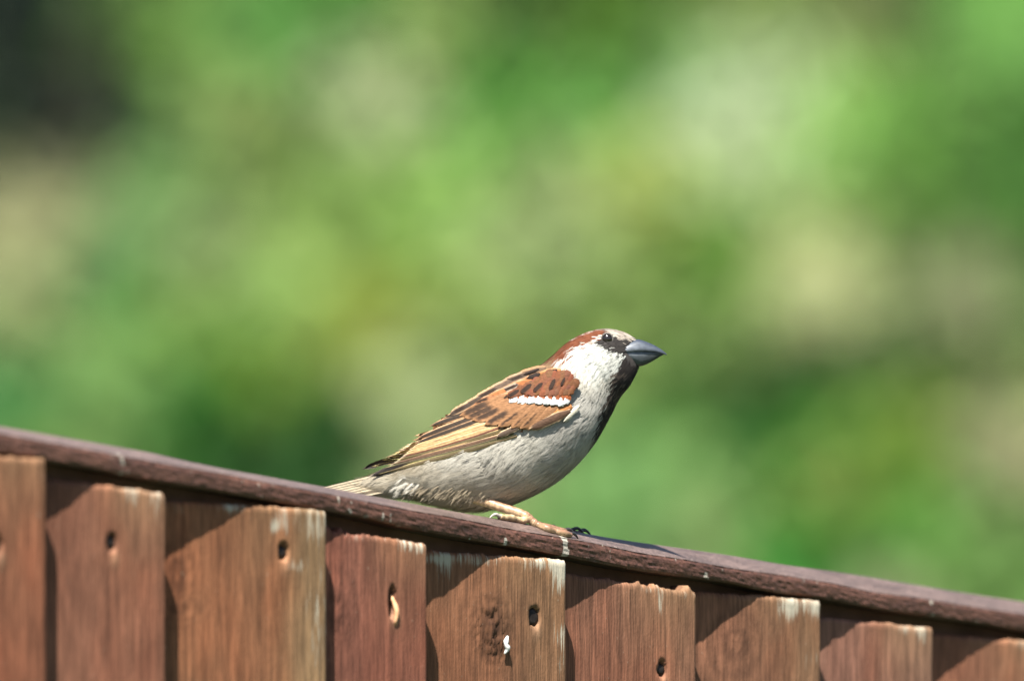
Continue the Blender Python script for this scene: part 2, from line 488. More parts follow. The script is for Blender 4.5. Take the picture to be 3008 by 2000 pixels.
ridge_px = [(0,1251),(153,1277),(306,1304),(459,1332),(500,1343),(653,1375),(806,1402),(959,1430),(1100,1457),(1204,1476),(1306,1496),(1408,1514),(1500,1529),(1600,1546),(1709,1564),(1806,1581),(1908,1596),(2010,1610),(2153,1631),(2306,1658),(2459,1678),(2561,1694),(2714,1720),(2867,1745),(3008,1766)]
ftop_px = [(0,1274),(306,1330),(500,1366),(653,1391),(806,1422),(959,1450),(1050,1468),(1204,1499),(1306,1515),(1408,1535),(1510,1556),(1600,1571),(1653,1579),(1755,1597),(1883,1625),(2010,1643),(2153,1670),(2306,1690),(2459,1715),(2561,1739),(2714,1758),(2867,1784),(3008,1804)]
fbot_px = [(0,1330),(143,1355),(306,1383),(459,1414),(600,1437),(653,1445),(806,1473),(959,1500),(1102,1527),(1204,1553),(1306,1571),(1408,1590),(1510,1606),(1600,1622),(1653,1633),(1755,1653),(1883,1678),(2010,1694),(2153,1713),(2255,1738),(2408,1756),(2561,1786),(2714,1809),(2867,1830),(3008,1853)]
TL, TR = -1.05, 1.0
def capline(pts, n):
    a = np.array(pts, float)
    t, z = on_fence(a[:, 0], a[:, 1], n)
    k = np.polyfit(t, z, 1)
    t = np.concatenate([[TL, -0.6], t, [0.6, TR]])
    z = np.concatenate([[np.polyval(k, TL), np.polyval(k, -0.6)], z, [np.polyval(k, 0.6), np.polyval(k, TR)]])
    return t, z
vis = np.arange(-0.42, 0.44, 0.0012)
tt = np.concatenate([np.linspace(TL, -0.425, 40), vis, np.linspace(0.445, TR, 40)])
def sm(v, k=21):
    w_ = np.hanning(k + 2)[1:-1]; w_ /= w_.sum()
    return np.convolve(np.pad(v, k // 2, mode='edge'), w_, 'valid')
def line(pts, n):
    t, z = capline(pts, n)
    return sm(np.interp(tt, t, z))
zr, zf, zb = line(ridge_px, 0.0), line(ftop_px, CAPN), line(fbot_px, CAPN)
SLOPE = -np.polyfit(tt, zr, 1)[0]
# profile round the cap: (n, z) per station
prof = []
jit = lambda s, a, f=120: (fbm(tt * f, tt * 0 + s, s) - 0.5) * a
for k, fr in enumerate(np.linspace(0, 1, 8)):                       # front face, bottom to top
    rnd = 0.0007 * (abs(fr - 0.5) * 2) ** 6
    prof.append((CAPN - rnd + jit(k, 0.0006, 300), zb + (zf - zb) * (0.02 + 0.96 * fr) + jit(20 + k, 0.0003, 300)))
prof.append((CAPN - 0.0006 + jit(9, 0.0003, 300), zf + 0.0002 + jit(10, 0.0002, 300)))
for fr in np.linspace(0.2, 0.9, 5):                                  # front slope
    prof.append((CAPN * (1 - fr) + 0 * tt, zf + (zr - zf) * fr + 0.0002 * math.sin(fr * 3.14) + jit(11, 0.0002, 200)))
prof.append((0.0 + 0 * tt, zr - 0.0001))
for fr in (0.3, 0.65, 0.95):                                         # back slope
    prof.append((-0.017 * fr + 0 * tt, zr - (zr - zf + 0.0005) * fr ** 1.3))
prof.append((-0.0175 + 0 * tt, zf - 0.0012))
prof.append((-0.0175 + 0 * tt, zb + 0.0004))
prof.append((-0.005 + 0 * tt, zb - 0.0002))
prof.append((0.006 + 0 * tt, zb - 0.0002 + jit(13, 0.0002)))
npf = len(prof)
V = np.stack([fl(tt, n, z) for n, z in prof], 1)                      # (nt, npf, 3)
nt_ = len(tt)
faces = grid_faces(nt_, npf, 0, True)
faces = [f[::-1] for f in faces]
faces.append(tuple(range(npf))); faces.append(tuple((nt_ - 1) * npf + k for k in range(npf))[::-1])
cc = np.tile(lin((90, 60, 49), 0.95), (nt_, npf, 1))
cc[:, 8:] = lin((98, 82, 76), 1.0)  # top rows paler and greyer: sky sheen put into the colour
cc *= (0.85 + 0.3 * fbm(tt * 25, tt * 0, 3))[:, None, None]
wh = np.zeros((nt_, npf))
wh[:, 6:10] += 0.06
wh[:, 0:2] += 0.05
wh[:, 1:9] += 0.10 * sstep(0.5, 0.75, fbm(tt * 60, tt * 0 + 5, 8))[:, None]
def t_at(px, n=CAPN):
    return float(on_fence(np.array(px), np.array(np.interp(px, [q[0] for q in ftop_px], [q[1] for q in ftop_px])), n)[0])
def splash(px, wpx, rows, amt):
    tc = t_at(px); wd = wpx / PXM / math.cos(TH) / 2
    wh[:, rows] += (amt * np.exp(-((tt - tc) / wd) ** 2))[:, None]
splash(1661, 13, slice(0, 9), 1.0); splash(1485, 9, slice(0, 4), 0.8); splash(1127, 6, slice(1, 5), 0.5); splash(1150, 6, slice(1, 5), 0.4)
splash(360, 40, slice(0, 10), 0.25); splash(965, 6, slice(4, 8), 0.35); splash(995, 6, slice(3, 8), 0.35); splash(2073, 14, slice(1, 4), 0.6); splash(1985, 30, slice(6, 9), 0.2)
splash(2360, 20, slice(5, 9), 0.3); splash(2404, 10, slice(1, 8), 0.2); splash(2740, 14, slice(1, 8), 0.25); splash(1030, 8, slice(1, 3), 0.5); splash(1175, 9, slice(0, 1), 0.5); splash(1385, 10, slice(0, 1), 0.5)
cap = link('cap_rail', make_mesh('cap_rail', V.reshape(-1, 3), faces, M_CAP, cc.reshape(-1, 3), {'white': wh.ravel()}, smooth=False), fence)
Ru = np.array([[math.cos(TH), -math.sin(TH), 0], [math.sin(TH), math.cos(TH), 0], [0, 0, 1]])
capW = V.reshape(-1, 3) @ Ru.T
CAPB = BVHTree.FromPolygons([tuple(v) for v in capW], faces)

# boards: right edge px, top polyline px (photo), recess of the left side, nail px, tone
NP = CAPN + 0.0050
BR = [
 (140, [(-260,1300),(0,1340),(100,1346),(134,1352),(140,1362)], 0.0145, (0,1600), (166,108,80)),
 (490, [(120,1400),(144,1405),(332,1427),(408,1439),(470,1450),(484,1458),(490,1474)], 0.0140, (342,1592), (160,108,84)),
 (963, [(470,1468),(500,1473),(663,1479),(806,1488),(950,1502),(959,1506),(963,1514)], 0.0152, (836,1620), (168,118,84)),
 (1258, [(940,1552),(967,1557),(1056,1572),(1128,1578),(1204,1591),(1255,1598),(1258,1604)], 0.0105, (1155,1770), (158,102,82)),
 (1668, [(1240,1614),(1260,1617),(1408,1627),(1510,1635),(1602,1641),(1655,1645),(1664,1650),(1668,1662)], 0.0157, (1571,1811), (158,110,80)),
 (2049, [(1650,1672),(1681,1680),(1857,1712),(1934,1725),(2040,1739),(2049,1746)], 0.0129, (1945,1965), (160,114,90)),
 (2414, [(2030,1736),(2051,1739),(2268,1751),(2395,1763),(2408,1768),(2414,1778)], 0.0150, (2330,2010), (158,112,86)),
 (2744, [(2400,1808),(2423,1812),(2625,1832),(2735,1845),(2744,1852)], 0.0132, (2650,2020), (166,120,100)),
 (3130, [(2730,1856),(2747,1860),(2969,1878),(3100,1890),(3130,1900)], 0.0150, (3040,2040), (166,114,88)),
]
def bx_t(px, n=NP): return float(on_fence(np.array(float(px)), np.array(1800.0), n)[0])
edges = [bx_t(b[0]) for b in BR]
specs = []
step = float(np.mean(np.diff(edges)))
kz = np.polyfit(edges, [on_fence(np.array(float(b[0])), np.array(float(b[1][-3][1])), NP)[1] for b in BR], 1)
tl = edges[0] - step * 1.02
for i, b in enumerate(BR):
    a = np.array(b[1], float)
    t, z = on_fence(a[:, 0], a[:, 1], NP - 0.004)
    nt2, nz2 = on_fence(np.array(float(b[3][0])), np.array(float(b[3][1])), NP - 0.003)
    specs.append(dict(tl=(edges[i - 1] if i else tl), tr=edges[i], tops=(t, z), r=b[2], nail=(float(nt2), float(nz2)), tone=b[4], hero=True, i=i))
e = tl
while e > TL + 0.03:
    s = step * random.uniform(0.93, 1.07); zz = np.polyval(kz, e)
    specs.append(dict(tl=e - s, tr=e, tops=(np.array([e - s, e]), np.array([zz + 0.006, zz])), r=random.uniform(.011, .015), nail=(e - 0.02, zz - 0.035), tone=random.choice([b[4] for b in BR]), hero=False, i=-1))
    e -= s
e = edges[-1]
while e < TR - 0.03:
    s = step * random.uniform(0.93, 1.07); zz = np.polyval(kz, e + s)
    specs.append(dict(tl=e, tr=e + s, tops=(np.array([e, e + s]), np.array([zz + 0.006, zz])), r=random.uniform(.011, .015), nail=(e + s - 0.02, zz - 0.035), tone=random.choice([b[4] for b in BR]), hero=False, i=-1))
    e += s

def fpt(px, py, n=NP - 0.006):
    t, z = on_fence(np.array(float(px)), np.array(float(py)), n)
    return float(t), float(z)
KNOT = {4: [(1447, 1835, .0085, .011, 0.0009, 0.45), (1462, 1900, .006, .006, 0.0006, 0.6)], 2: [(555, 1690, .008, .012, 0.0003, 0.72), (560, 1790, .009, .004, 0.0002, 0.8)], 3: [(995, 1790, .010, .014, 0.0003, 0.70)], 6: [(2175, 1890, .012, .012, 0.0002, 0.82)]}
WHITE = {0: [(100,1420,22,60,.34),(85,1510,18,24,.45)], 1: [(372,1460,22,40,.55),(428,1475,24,60,.55),(465,1462,14,18,.4)],
 2: [(690,1492,40,20,.5),(810,1530,22,50,.5),(880,1540,60,60,.45),(930,1700,50,230,.34),(900,1900,40,220,.34),(790,1550,18,26,.4),(560,1500,60,26,.35),(850,1660,26,26,.5)],
 3: [(1170,1600,18,24,.55),(1205,1612,20,26,.55),(1060,1585,60,14,.3)],
 4: [(1330,1640,90,18,.52),(1335,1680,30,46,.55),(1420,1655,60,18,.45),(1560,1655,60,26,.5),(1615,1690,24,70,.58),(1640,1670,24,30,.45),(1618,1860,18,40,.45),(1622,1940,14,80,.5),(1590,1780,90,160,.14)],
 5: [(1922,1770,14,70,.5),(1890,1735,20,20,.45),(1990,1750,40,20,.4),(2035,1760,14,40,.35)],
 6: [(2300,1800,26,60,.5),(2370,1800,26,60,.5),(2330,1780,70,30,.4),(2360,1930,40,40,.45)],
 7: [(2680,1860,18,40,.6),(2640,1850,24,24,.4)], 8: [(2980,1895,40,30,.3)]}
for sp in specs:
    hero = sp['hero']
    over = 0.017
    x0, x1 = sp['tl'] - over, sp['tr']
    nx = 110 if hero else 14
    xs = np.linspace(x0, x1, nx)
    i = sp['i']
    jag = (fbm(xs * 420, xs * 0, 31 + i) - 0.5) * 0.0010 + (vnoise(xs * 1100, xs * 0, 41 + i) - 0.5) * 0.0007
    topz = np.interp(xs, *sp['tops']) + jag
    if i == 3:       # splintered end
        topz += 0.0045 * np.clip(fbm(xs * 260, xs * 0 + 3, 77) - 0.56, 0, 1) * 4 * sstep(sp['tr'] - 0.02, sp['tr'] - 0.045, xs)
    if i == 5:
        topz += 0.002 * np.clip(fbm(xs * 300, xs * 0 + 3, 79) - 0.55, 0, 1) * 4
    dn = np.concatenate([np.arange(0, 0.105, 0.0013), [0.12, 0.15, 0.2, 0.3, 0.5, 0.8, 1.1, 1.4]]) if hero else np.array([0, 0.003, 0.03, 0.1, 0.3, 0.7, 1.2])
    nz = len(dn) + 1
    X = np.repeat(xs[None], nz, 0)
    Z = np.zeros((nz, nx))
    Z[:-1] = topz[None] - dn[:, None]
    Z[-1] = -0.05
    fr = (X - sp['tl']) / (sp['tr'] - sp['tl'])
    n_ = NP - sp['r'] * (1 - fr)
    n_ -= 0.0012 * np.clip(1 - (x1 - X) / 0.0014, 0, 1) ** 2          # eased arris
    n_[:-1] -= (0.0007 * np.clip(1 - dn / 0.0016, 0, 1) ** 2)[:, None]
    n_ += (fbm(X * 110, Z * 9, 50 + i) - 0.5) * 0.0006 + (fbm(X * 500, Z * 30, 90 + i) - 0.5) * 0.0004
    tone = lin(sp['tone'], 0.56) * np.array([1.0, 0.95, 0.94])
    C = np.tile(tone, (nz, nx, 1))
    mv = fbm(X * 60, Z * 14, 11 + i)[..., None]
    C *= 0.82 + 0.36 * mv
    hue = fbm(X * 35, Z * 8, 23 + i)[..., None]
    C *= 1 + (hue - 0.5) * np.array([-0.10, 0.25, 0.36])
    W_ = np.zeros((nz, nx))
    dt = topz[None] - Z
    W_ += 0.24 * np.exp(-dt / 0.004) * (0.5 + fbm(X * 160, Z * 0, 5 + i))
    oliv = np.clip(0.5 * np.exp(-dt / 0.022) * sstep(0.35, 0.8, fr), 0, 1)
    if i in (2,): oliv = np.maximum(oliv, 0.75 * sstep(0.62, 0.92, fr))
    if i in (4, 6): oliv = np.maximum(oliv, 0.5 * sstep(0.55, 0.9, fr) * np.exp(-dt / 0.07))
    oliv = oliv[..., None]
    C = C * (1 - oliv) + lin((176, 146, 106), 0.56) * oliv * (0.8 + 0.4 * mv)
    for (kx, ky, a, b, dep, dark) in KNOT.get(i, []):
        kt, kzz = fpt(kx, ky)
        q = np.sqrt(((X - kt) / a) ** 2 + ((Z - kzz) / b) ** 2)
        m = np.exp(-q ** 2 * 1.2)
        crk = fbm(X * 900, Z * 500, 66) 
        C *= (1 - (1 - dark) * m * (0.5 + crk))[..., None] * (1 - 0.22 * np.exp(-q ** 2 * 0.35) * np.cos(q * 9 + 5 * crk))[..., None]
        n_ += m * dep * 0.7 - dep * 1.0 * m * sstep(0.10, 0.03, np.abs(crk - 0.5))
    for (wx, wy, wr, hr, am) in WHITE.get(i, []):
        wt, wz = fpt(wx, wy)
        W_ += am * np.exp(-(((X - wt) / (wr / PXM / math.cos(TH))) ** 2 + ((Z - wz) / (hr / PXM)) ** 2))
    # nail hole
    ntx, nzx = sp['nail']
    if hero and i in (0, 1, 2, 3, 4, 5):
        aw, ah = ((0.0028, 0.0038) if i == 4 else (0.0022, 0.0032)) if i != 3 else (0.0021, 0.0066)
        q = np.sqrt(((X - ntx) / aw) ** 2 + ((Z - nzx) / ah) ** 2)
        hole = 1 - sstep(0.9, 1.05, q)
        n_ -= 0.0030 * hole
        C *= (1 - 0.35 * hole)[..., None]
        qs = np.sqrt(((X - ntx - 0.0012) / 0.0022) ** 2 + ((Z - nzx + 0.0062) / 0.0032) ** 2)   # torn pale fibres under it
        W_ += 0.2 * np.exp(-qs ** 2)
        C = C * (1 - 0.4 * np.exp(-qs ** 2))[..., None] + (lin((226, 178, 140)) * 0.32) * np.exp(-qs ** 2)[..., None]
        n_ += 0.0005 * np.exp(-qs ** 2)
    front = fl(X, n_, Z)
    thick = 0.0035 + 0.006 * np.clip((X[0] - x0) / (x1 - x0), 0, 1)
    bz = np.stack([topz - 0.0004, np.full(nx, -0.05)])
    back = fl(np.stack([xs, xs]), (n_[12 if hero else 2] - thick)[None].repeat(2, 0), bz)
    vs = np.concatenate([front.reshape(-1, 3), back.reshape(-1, 3)])
    fcs = [f for f in grid_faces(nz, nx)]
    b0 = nz * nx
    for j in range(nx - 1):
        fcs.append((j + 1, j, b0 + j, b0 + j + 1))                                   # top
        fcs.append((b0 + j, b0 + nx + j, b0 + nx + j + 1, b0 + j + 1))               # back
        fcs.append(((nz - 1) * nx + j, (nz - 1) * nx + j + 1, b0 + nx + j + 1, b0 + nx + j))
    fcs.append(tuple([k * nx for k in range(nz)] + [b0 + nx, b0]))
    fcs.append(tuple([k * nx + nx - 1 for k in range(nz)][::-1] + [b0 + nx - 1, b0 + 2 * nx - 1]))
    cb = np.concatenate([C.reshape(-1, 3), np.tile(tone * 0.7, (2 * nx, 1))])
    wb = np.concatenate([W_.ravel(), np.zeros(2 * nx)])
    bo = link('board', make_mesh('board', vs, [f[::-1] for f in fcs], M_BOARD, np.clip(cb, 0.01, 0.8), {'white': wb}), fence)
    # nail head
    fn = NP - sp['r'] * (1 - (ntx - sp['tl']) / (sp['tr'] - sp['tl'])) - 0.0012
    vsn = []; fcn = []
    for kk, (rr0, dd) in enumerate(((0.0030, -0.004), (0.0033, -0.0004), (0.0031, 0.0002), (0.0018, 0.0004))):
        for j in range(14):
            a = 2 * math.pi * j / 14
            rr = rr0 * (1.0 if i == 4 or i < 0 else 0.75)
            vsn.append((ntx + rr * math.cos(a) * 0.9, -(fn + dd + 0.25 * rr * math.cos(a + 0.6)), nzx + rr * math.sin(a) * (1.12 if i == 4 else 0.95)))
    fcn = [f[::-1] for f in grid_faces(4, 14, 0, True)] + [tuple(42 + j for j in range(14))[::-1]]
    if i != 3:
        link('nail_head', make_mesh('nail_head', vsn, fcn, M_NAIL), bo)
# a splinter standing out of the nail slot of one board and the dropping on the knot
def lump(name, pts, rad, mat, parent, nseg=8):
    v, f, _ = tube(pts, rad, nseg)
    return link(name, make_mesh(name, v, f, mat), parent)
M_SPL = mat_plain('raw_wood', tuple(lin((214, 166, 124))), 0.8, 0.2, 300)
M_DROP = mat_plain('bird_dropping', (0.78, 0.78, 0.74), 0.7, 0.3, 400, 0.2)
boards = [o for o in fence.children if o.name.startswith('board')]
t1, z1 = specs[3]['nail']
f3 = NP - specs[3]['r'] * (1 - (t1 - specs[3]['tl']) / (specs[3]['tr'] - specs[3]['tl']))
lump('splinter', crom([(t1 + .0010, -(f3 - .002), z1 + .003), (t1 + .0014, -(f3 + .0006), z1 - .003), (t1 + .0008, -(f3 + .0002), z1 - .009)], 7), [.0004, .0008, .001, .0011, .001, .0008, .0004], M_SPL, boards[3], 6)
t1, z1 = fpt(1462, 1893, NP - 0.009)
f4 = NP - specs[4]['r'] * (1 - (t1 - specs[4]['tl']) / (specs[4]['tr'] - specs[4]['tl'])) + 0.0012
lump('dropping', crom([(t1 + .0012, -f4, z1 + .0036), (t1 - .0004, -f4 - .0004, z1 + .001), (t1 + .0006, -f4 - .0004, z1 - .0012), (t1 - .0008, -f4, z1 - .0034)], 9), [.0004, .0008, .0011, .0008, .0010, .0012, .0009, .0006, .0003], M_DROP, boards[4], 8)
for o in boards: pass

# rails and posts behind the boards
def rail(name, n0, n1, zt, h):
    ts = np.array([TL, TR])
    vs = []
    for t in ts:
        for n, dz in ((n0, 0), (n1, 0), (n1, -h), (n0, -h)):
            vs.append(fl(t, n, np.interp(t, tt, zt) + dz))
    link(name, make_mesh(name, vs, [(0, 3, 2, 1), (4, 5, 6, 7), (0, 1, 5, 4), (1, 2, 6, 5), (2, 3, 7, 6), (3, 0, 4, 7)], M_RAIL, smooth=False), fence)
zfit = np.polyval(np.polyfit(tt, zb, 1), tt)
ts_ = np.linspace(TL, TR, 120); zz_ = np.interp(ts_, tt, zb)
vs = []
for t, z in zip(ts_, zz_):
    for n, dz in ((0.0005, 0.0008), (-0.016, 0.0008), (-0.016, -0.045), (0.0005, -0.045)):
        vs.append(fl(t, n, z + dz))
fr_ = [f for f in grid_faces(120, 4, 0, True)] + [(3, 2, 1, 0), (476, 477, 478, 479)]
link('rail', make_mesh('rail', vs, fr_, M_RAIL, smooth=False), fence)
rail('rail', 0.0, -0.04, zfit - 0.75, 0.06)
rail('rail', 0.0, -0.04, zfit - 1.35, 0.06)
for t in (TL + 0.04, TR - 0.04):
    z = float(np.interp(t, tt, zb)) + 0.03
    vs = [fl(t + a * 0.0375, -0.0795 + b * 0.0375, zz) for zz in (-0.05, z) for a, b in ((-1, -1), (1, -1), (1, 1), (-1, 1))]
    vs.append(fl(t, -0.0795, z + 0.02))
    link('post', make_mesh('post', vs, [(0, 4, 5, 1), (1, 5, 6, 2), (2, 6, 7, 3), (3, 7, 4, 0), (4, 8, 5), (5, 8, 6), (6, 8, 7), (7, 8, 4), (0, 1, 2, 3)], M_RAIL, smooth=False), fence)

# ------------------------------------------------------------------ sparrow
BK = 0.66
bird = thing('sparrow', 'male house sparrow with chestnut nape, white cheeks and black bib perched on the cap rail', 'bird', tuple(O))
def toB(p): return np.asarray(p, float) - O
def pl(name, me, parent=bird): return link(name, me, parent)

M_PLUM = mat_vcol('body_plumage', 0.85, 0.12, (900, 900, 900), sheen=0.15)
M_STR = mat_vcol('plumage_barbs', 0.8, 0.12, None)
M_FEA = mat_vcol('feather_vane', 0.78, 0.12, (700, 900, 2600), 0.25)
M_SKIN = mat_vcol('leg_scales', 0.42, 0.45, (700, 700, 700), 0.5)
M_CLAW = mat_plain('claw', (0.035, 0.032, 0.032), 0.3, 0.5, 500, 0.4)
M_BEAK = mat_vcol('beak_horn', 0.36, 0.55, (420, 420, 700), 0.25)
M_EYE = mat_plain('eye_dark', (0.012, 0.008, 0.006), 0.14, 0.8)

# sections: top x,y  bottom x,y  half width (px)
SEC = np.array([
 (1872, 999, 1880, 1070, 8), (1858, 991, 1872, 1086, 20), (1832, 978, 1861, 1108, 36), (1796, 969, 1846, 1133, 56), (1757, 970, 1828, 1155, 70),
 (1714, 982, 1812, 1180, 76), (1674, 1004, 1798, 1208, 84), (1636, 1036, 1780, 1241, 98), (1598, 1068, 1756, 1284, 120), (1556, 1088, 1723, 1330, 139),
 (1512, 1108, 1680, 1376, 150), (1464, 1138, 1624, 1420, 156), (1412, 1170, 1556, 1458, 156), (1356, 1204, 1480, 1486, 148), (1302, 1242, 1398, 1497, 132),
 (1250, 1284, 1318, 1487, 110), (1200, 1326, 1246, 1470, 82), (1150, 1364, 1178, 1456, 56), (1104, 1390, 1118, 1450, 36), (1070, 1408, 1080, 1444, 24)], float)
NS, NA = 110, 48
R = crom(SEC, NS)
ang = np.arange(NA) / NA * 2 * math.pi          # 0 top, pi/2 near side, pi bottom
top, bot, hw = R[:, 0:2], R[:, 2:4], R[:, 4]
ctr = (top + bot) / 2; hax = (top - bot) / 2
ca, sa = np.cos(ang), np.sin(ang)
latsh = np.sign(sa) * np.abs(sa) ** 0.88
BPX = ctr[:, None, 0] + hax[:, None, 0] * ca[None]
BPY = ctr[:, None, 1] + hax[:, None, 1] * ca[None]
BLT = -hw[:, None] * latsh[None] / PXM
# slight hollow at the neck side and fuller belly
bump_ = (fbm(np.arange(NS)[:, None] * 0.35 + 0 * sa[None], 5 + 3 * sa[None] + 0 * BPX, 4) - 0.5)
BLT = BLT * (1 + 0.07 * bump_)
BV = P(BPX, BPY, BLT)                           # (NS, NA, 3)

def r1(x, y): return (1550 + x * 0.2232, 920 + y * 0.2232)
def pol(*q): return [r1(*p) for p in q]
CHEST = pol((1080,225),(1060,190),(880,215),(640,285),(480,400),(300,570),(260,610),(430,640),(570,660),(480,560),(600,450),(830,385),(930,330),(1000,260))
CHEEK = pol((470,560),(620,440),(850,390),(960,440),(1150,510),(1250,600),(1215,690),(1110,790),(1030,890),(930,900),(800,820),(640,690))
COLLAR = pol((330,640),(480,640),(640,690),(820,800),(950,960),(900,1010),(760,900),(560,780),(380,700))
BIB = pol((1230,610),(1500,600),(1560,690),(1440,860),(1340,1060),(1200,1200),(1130,1330),(1060,1480),(960,1640),(830,1760),(880,1560),(950,1350),(1010,1150),(1060,980),(1180,720))
LORE = pol((890,395),(900,330),(960,280),(1080,255),(1190,300),(1290,345),(1440,350),(1520,500),(1290,640),(1150,510),(1000,460))
FORE = pol((1060,180),(1260,215),(1480,345),(1300,345),(1190,305),(1110,245))
def body_colour(px, py, lat):
    """plumage colour by place on the bird (px in the side view)"""
    j = 7
    hj = 1 - 0.7 * sstep(1100, 1060, py)
    jx = px + ((fbm(px * 0.12, py * 0.12, 71) - 0.5) * j * 2.4 + rng.normal(size=px.shape) * 2.0) * hj
    jy = py + ((fbm(px * 0.12, py * 0.12, 72) - 0.5) * j * 2.4 + rng.normal(size=px.shape) * 2.0) * hj
    c = np.tile(lin((196, 191, 178)), px.shape + (1,))
    # breast grey to warm buff belly and flank
    f = sstep(1330, 1480, py)[..., None] * sstep(1650, 1300, px)[..., None]
    c = c * (1 - f) + lin((198, 184, 158)) * f
    f = (sstep(1690, 1640, px) * sstep(1230, 1160, py))[..., None]
    c = c * (1 - f) + lin((150, 120, 92)) * f                       # back under the wings
    v = np.exp(-(((px - 1198) / 34) ** 2 + ((py - 1425) / 26) ** 2))[..., None]
    c = c * (1 - v) + lin((226, 222, 206)) * v                      # white vent tuft
    v = np.exp(-(((px - 1230) / 20) ** 2 + ((py - 1436) / 14) ** 2))[..., None]
    c = c * (1 - 0.5 * v)
    rump = (sstep(1330, 1180, px) * sstep(1425, 1380, py))[..., None]
    c = c * (1 - rump) + lin((158, 146, 124)) * rump
    g_ = (sstep(1560, 1640, px) * sstep(1120, 1160, py))[..., None] * 0.7
    c = c * (1 - g_) + lin((180, 176, 168)) * g_
    tw = fbm(px * 0.035 + py * 0.02, py * 0.05 - px * 0.03, 33)
    slit = sstep(0.58, 0.72, fbm(px * 0.05 + py * 0.03, py * 0.09 - px * 0.05, 37)) * sstep(1190, 1260, py)
    c = c * (0.86 + 0.28 * tw - 0.16 * slit)[..., None]
    def put(poly, colr, a=1.0):
        nonlocal c
        m = inpoly(jx, jy, poly)[..., None] * a
        c = c * (1 - m) + lin(colr) * m
    put(COLLAR, (206, 203, 192)); put(CHEEK, (216, 216, 207))
    put(CHEST, (124, 74, 53)); put(FORE, (190, 178, 164)); put(BIB, (62, 56, 54)); put(LORE, (64, 60, 58))
    e_ = np.hypot(jx - r1(912, 300)[0], jy - r1(912, 300)[1]) < 4.5
    c[e_] = lin((236, 226, 212))
    crown = (np.abs(lat) < 0.0030) & (py < 1010) & (px > 1765) & (px < 1835)
    c[crown] = c[crown] * 0.3 + lin((150, 140, 130)) * 0.7
    mott = (inpoly(px, py, BIB) & (fbm(px * 0.11, py * 0.07, 9) > 0.62) & (py > 1095))
    c[mott] = lin((118, 104, 94))
    ck = (inpoly(px, py, CHEEK) * sstep(0.52, 0.72, fbm(px * 0.05, py * 0.07, 19)))[..., None]
    c = c * (1 - 0.35 * ck)
    return c

BB = 0.86
bc = body_colour(BPX.ravel(), BPY.ravel(), BLT.ravel()) * BB
bodyV = [BV.reshape(-1, 3)]; bodyF = [f[::-1] for f in grid_faces(NS, NA, 0, True)]
bodyF += [tuple(range(NA)), tuple((NS - 1) * NA + k for k in range(NA))[::-1]]
bodyC = [bc * 0.92]; bodyM = [0] * len(bodyF)
BODY = BVHTree.FromPolygons([tuple(v) for v in BV.reshape(-1, 3)], bodyF)

# --- legs and feet, part of the body mesh
def add_tube(pts, rad, colf, mi, nseg=12, n=24, knob=0.0):
    q = crom(np.column_stack([pts, rad]), n)
    if knob: q[:, 3] *= 1 + knob * np.cos(np.linspace(0, 6.283 * 5.5, n)) + knob * 0.4 * np.cos(np.linspace(0, 6.283 * 17, n))
    v, f, a = tube(q[:, :3], np.maximum(q[:, 3], 1e-5), nseg)
    off = sum(len(x) for x in bodyV)
    bodyV.append(v); bodyC.append(colf(v, a, np.repeat(np.linspace(0, 1, n), nseg)))
    for k in f: bodyF.append(tuple(i + off for i in k)); bodyM.append(mi)
LIGHT, DARK_, WARM = lin((240, 212, 164), 0.74), lin((160, 118, 94), 0.66), lin((206, 152, 120), 0.68)
def leg_col(v, a, u):
    up = np.clip(0.5 + 0.5 * np.sin(a + 0.3), 0, 1)
    z = (v[:, 2] - v[:, 2].min())
    nse = fbm(v[:, 0] * 1500, v[:, 2] * 1500, 3)[:, None]
    # upper edge ruddy, rear lower edge pale
    ph = (np.cos(a) * 0.5 + 0.5)[:, None]
    c = LIGHT * (1 - ph) + WARM * ph
    return c * (0.62 + 0.62 * nse) * (0.86 + 0.2 * np.cos(u * 75))[:, None]
def toe_col(v, a, u):
    nse = fbm(v[:, 0] * 1200, v[:, 2] * 1200, 5)[:, None]
    seg = (0.85 + 0.15 * np.cos(u * 30))[:, None]
    ph = (np.cos(a) * 0.5 + 0.5)[:, None]
    return (LIGHT * (1 - ph) * 0.95 + (0.5 * DARK_ + 0.5 * WARM) * ph) * (0.6 + 0.6 * nse) * seg
def claw_col(v, a, u): return np.tile(np.array([0.03, 0.03, 0.03]), (len(v), 1))
def toe_colf(v, a, u): return toe_col(v, a, u) * 0.55  # far toes: shade put into the skin colour
rx_, ry_ = [q[0] for q in ridge_px], [q[1] for q in ridge_px]
def cap_pt(px, py):
    """point of the cap's surface seen at this photo pixel"""
    py = max(py, np.interp(px, rx_, ry_) + 2.0)
    for k in range(40):
        d = fwd + (px - 1504) / F * rgt + (1000 - (py + k)) / F * upv
        h = CAPB.ray_cast(Vector(CAM), Vector(d / np.linalg.norm(d)))
        if h[0] is not None: return np.array(h[0]), np.array(h[1])
    raise RuntimeError('no cap')
UPZ = np.array([0, 0, 1.0])
def toe_on_cap(pp, rr):
    out = []
    for (px, py), r in zip(pp, rr):
        h, nn = cap_pt(px, py + r)
        out.append(h + UPZ * r / PXM * 0.92)
    return np.array(out)
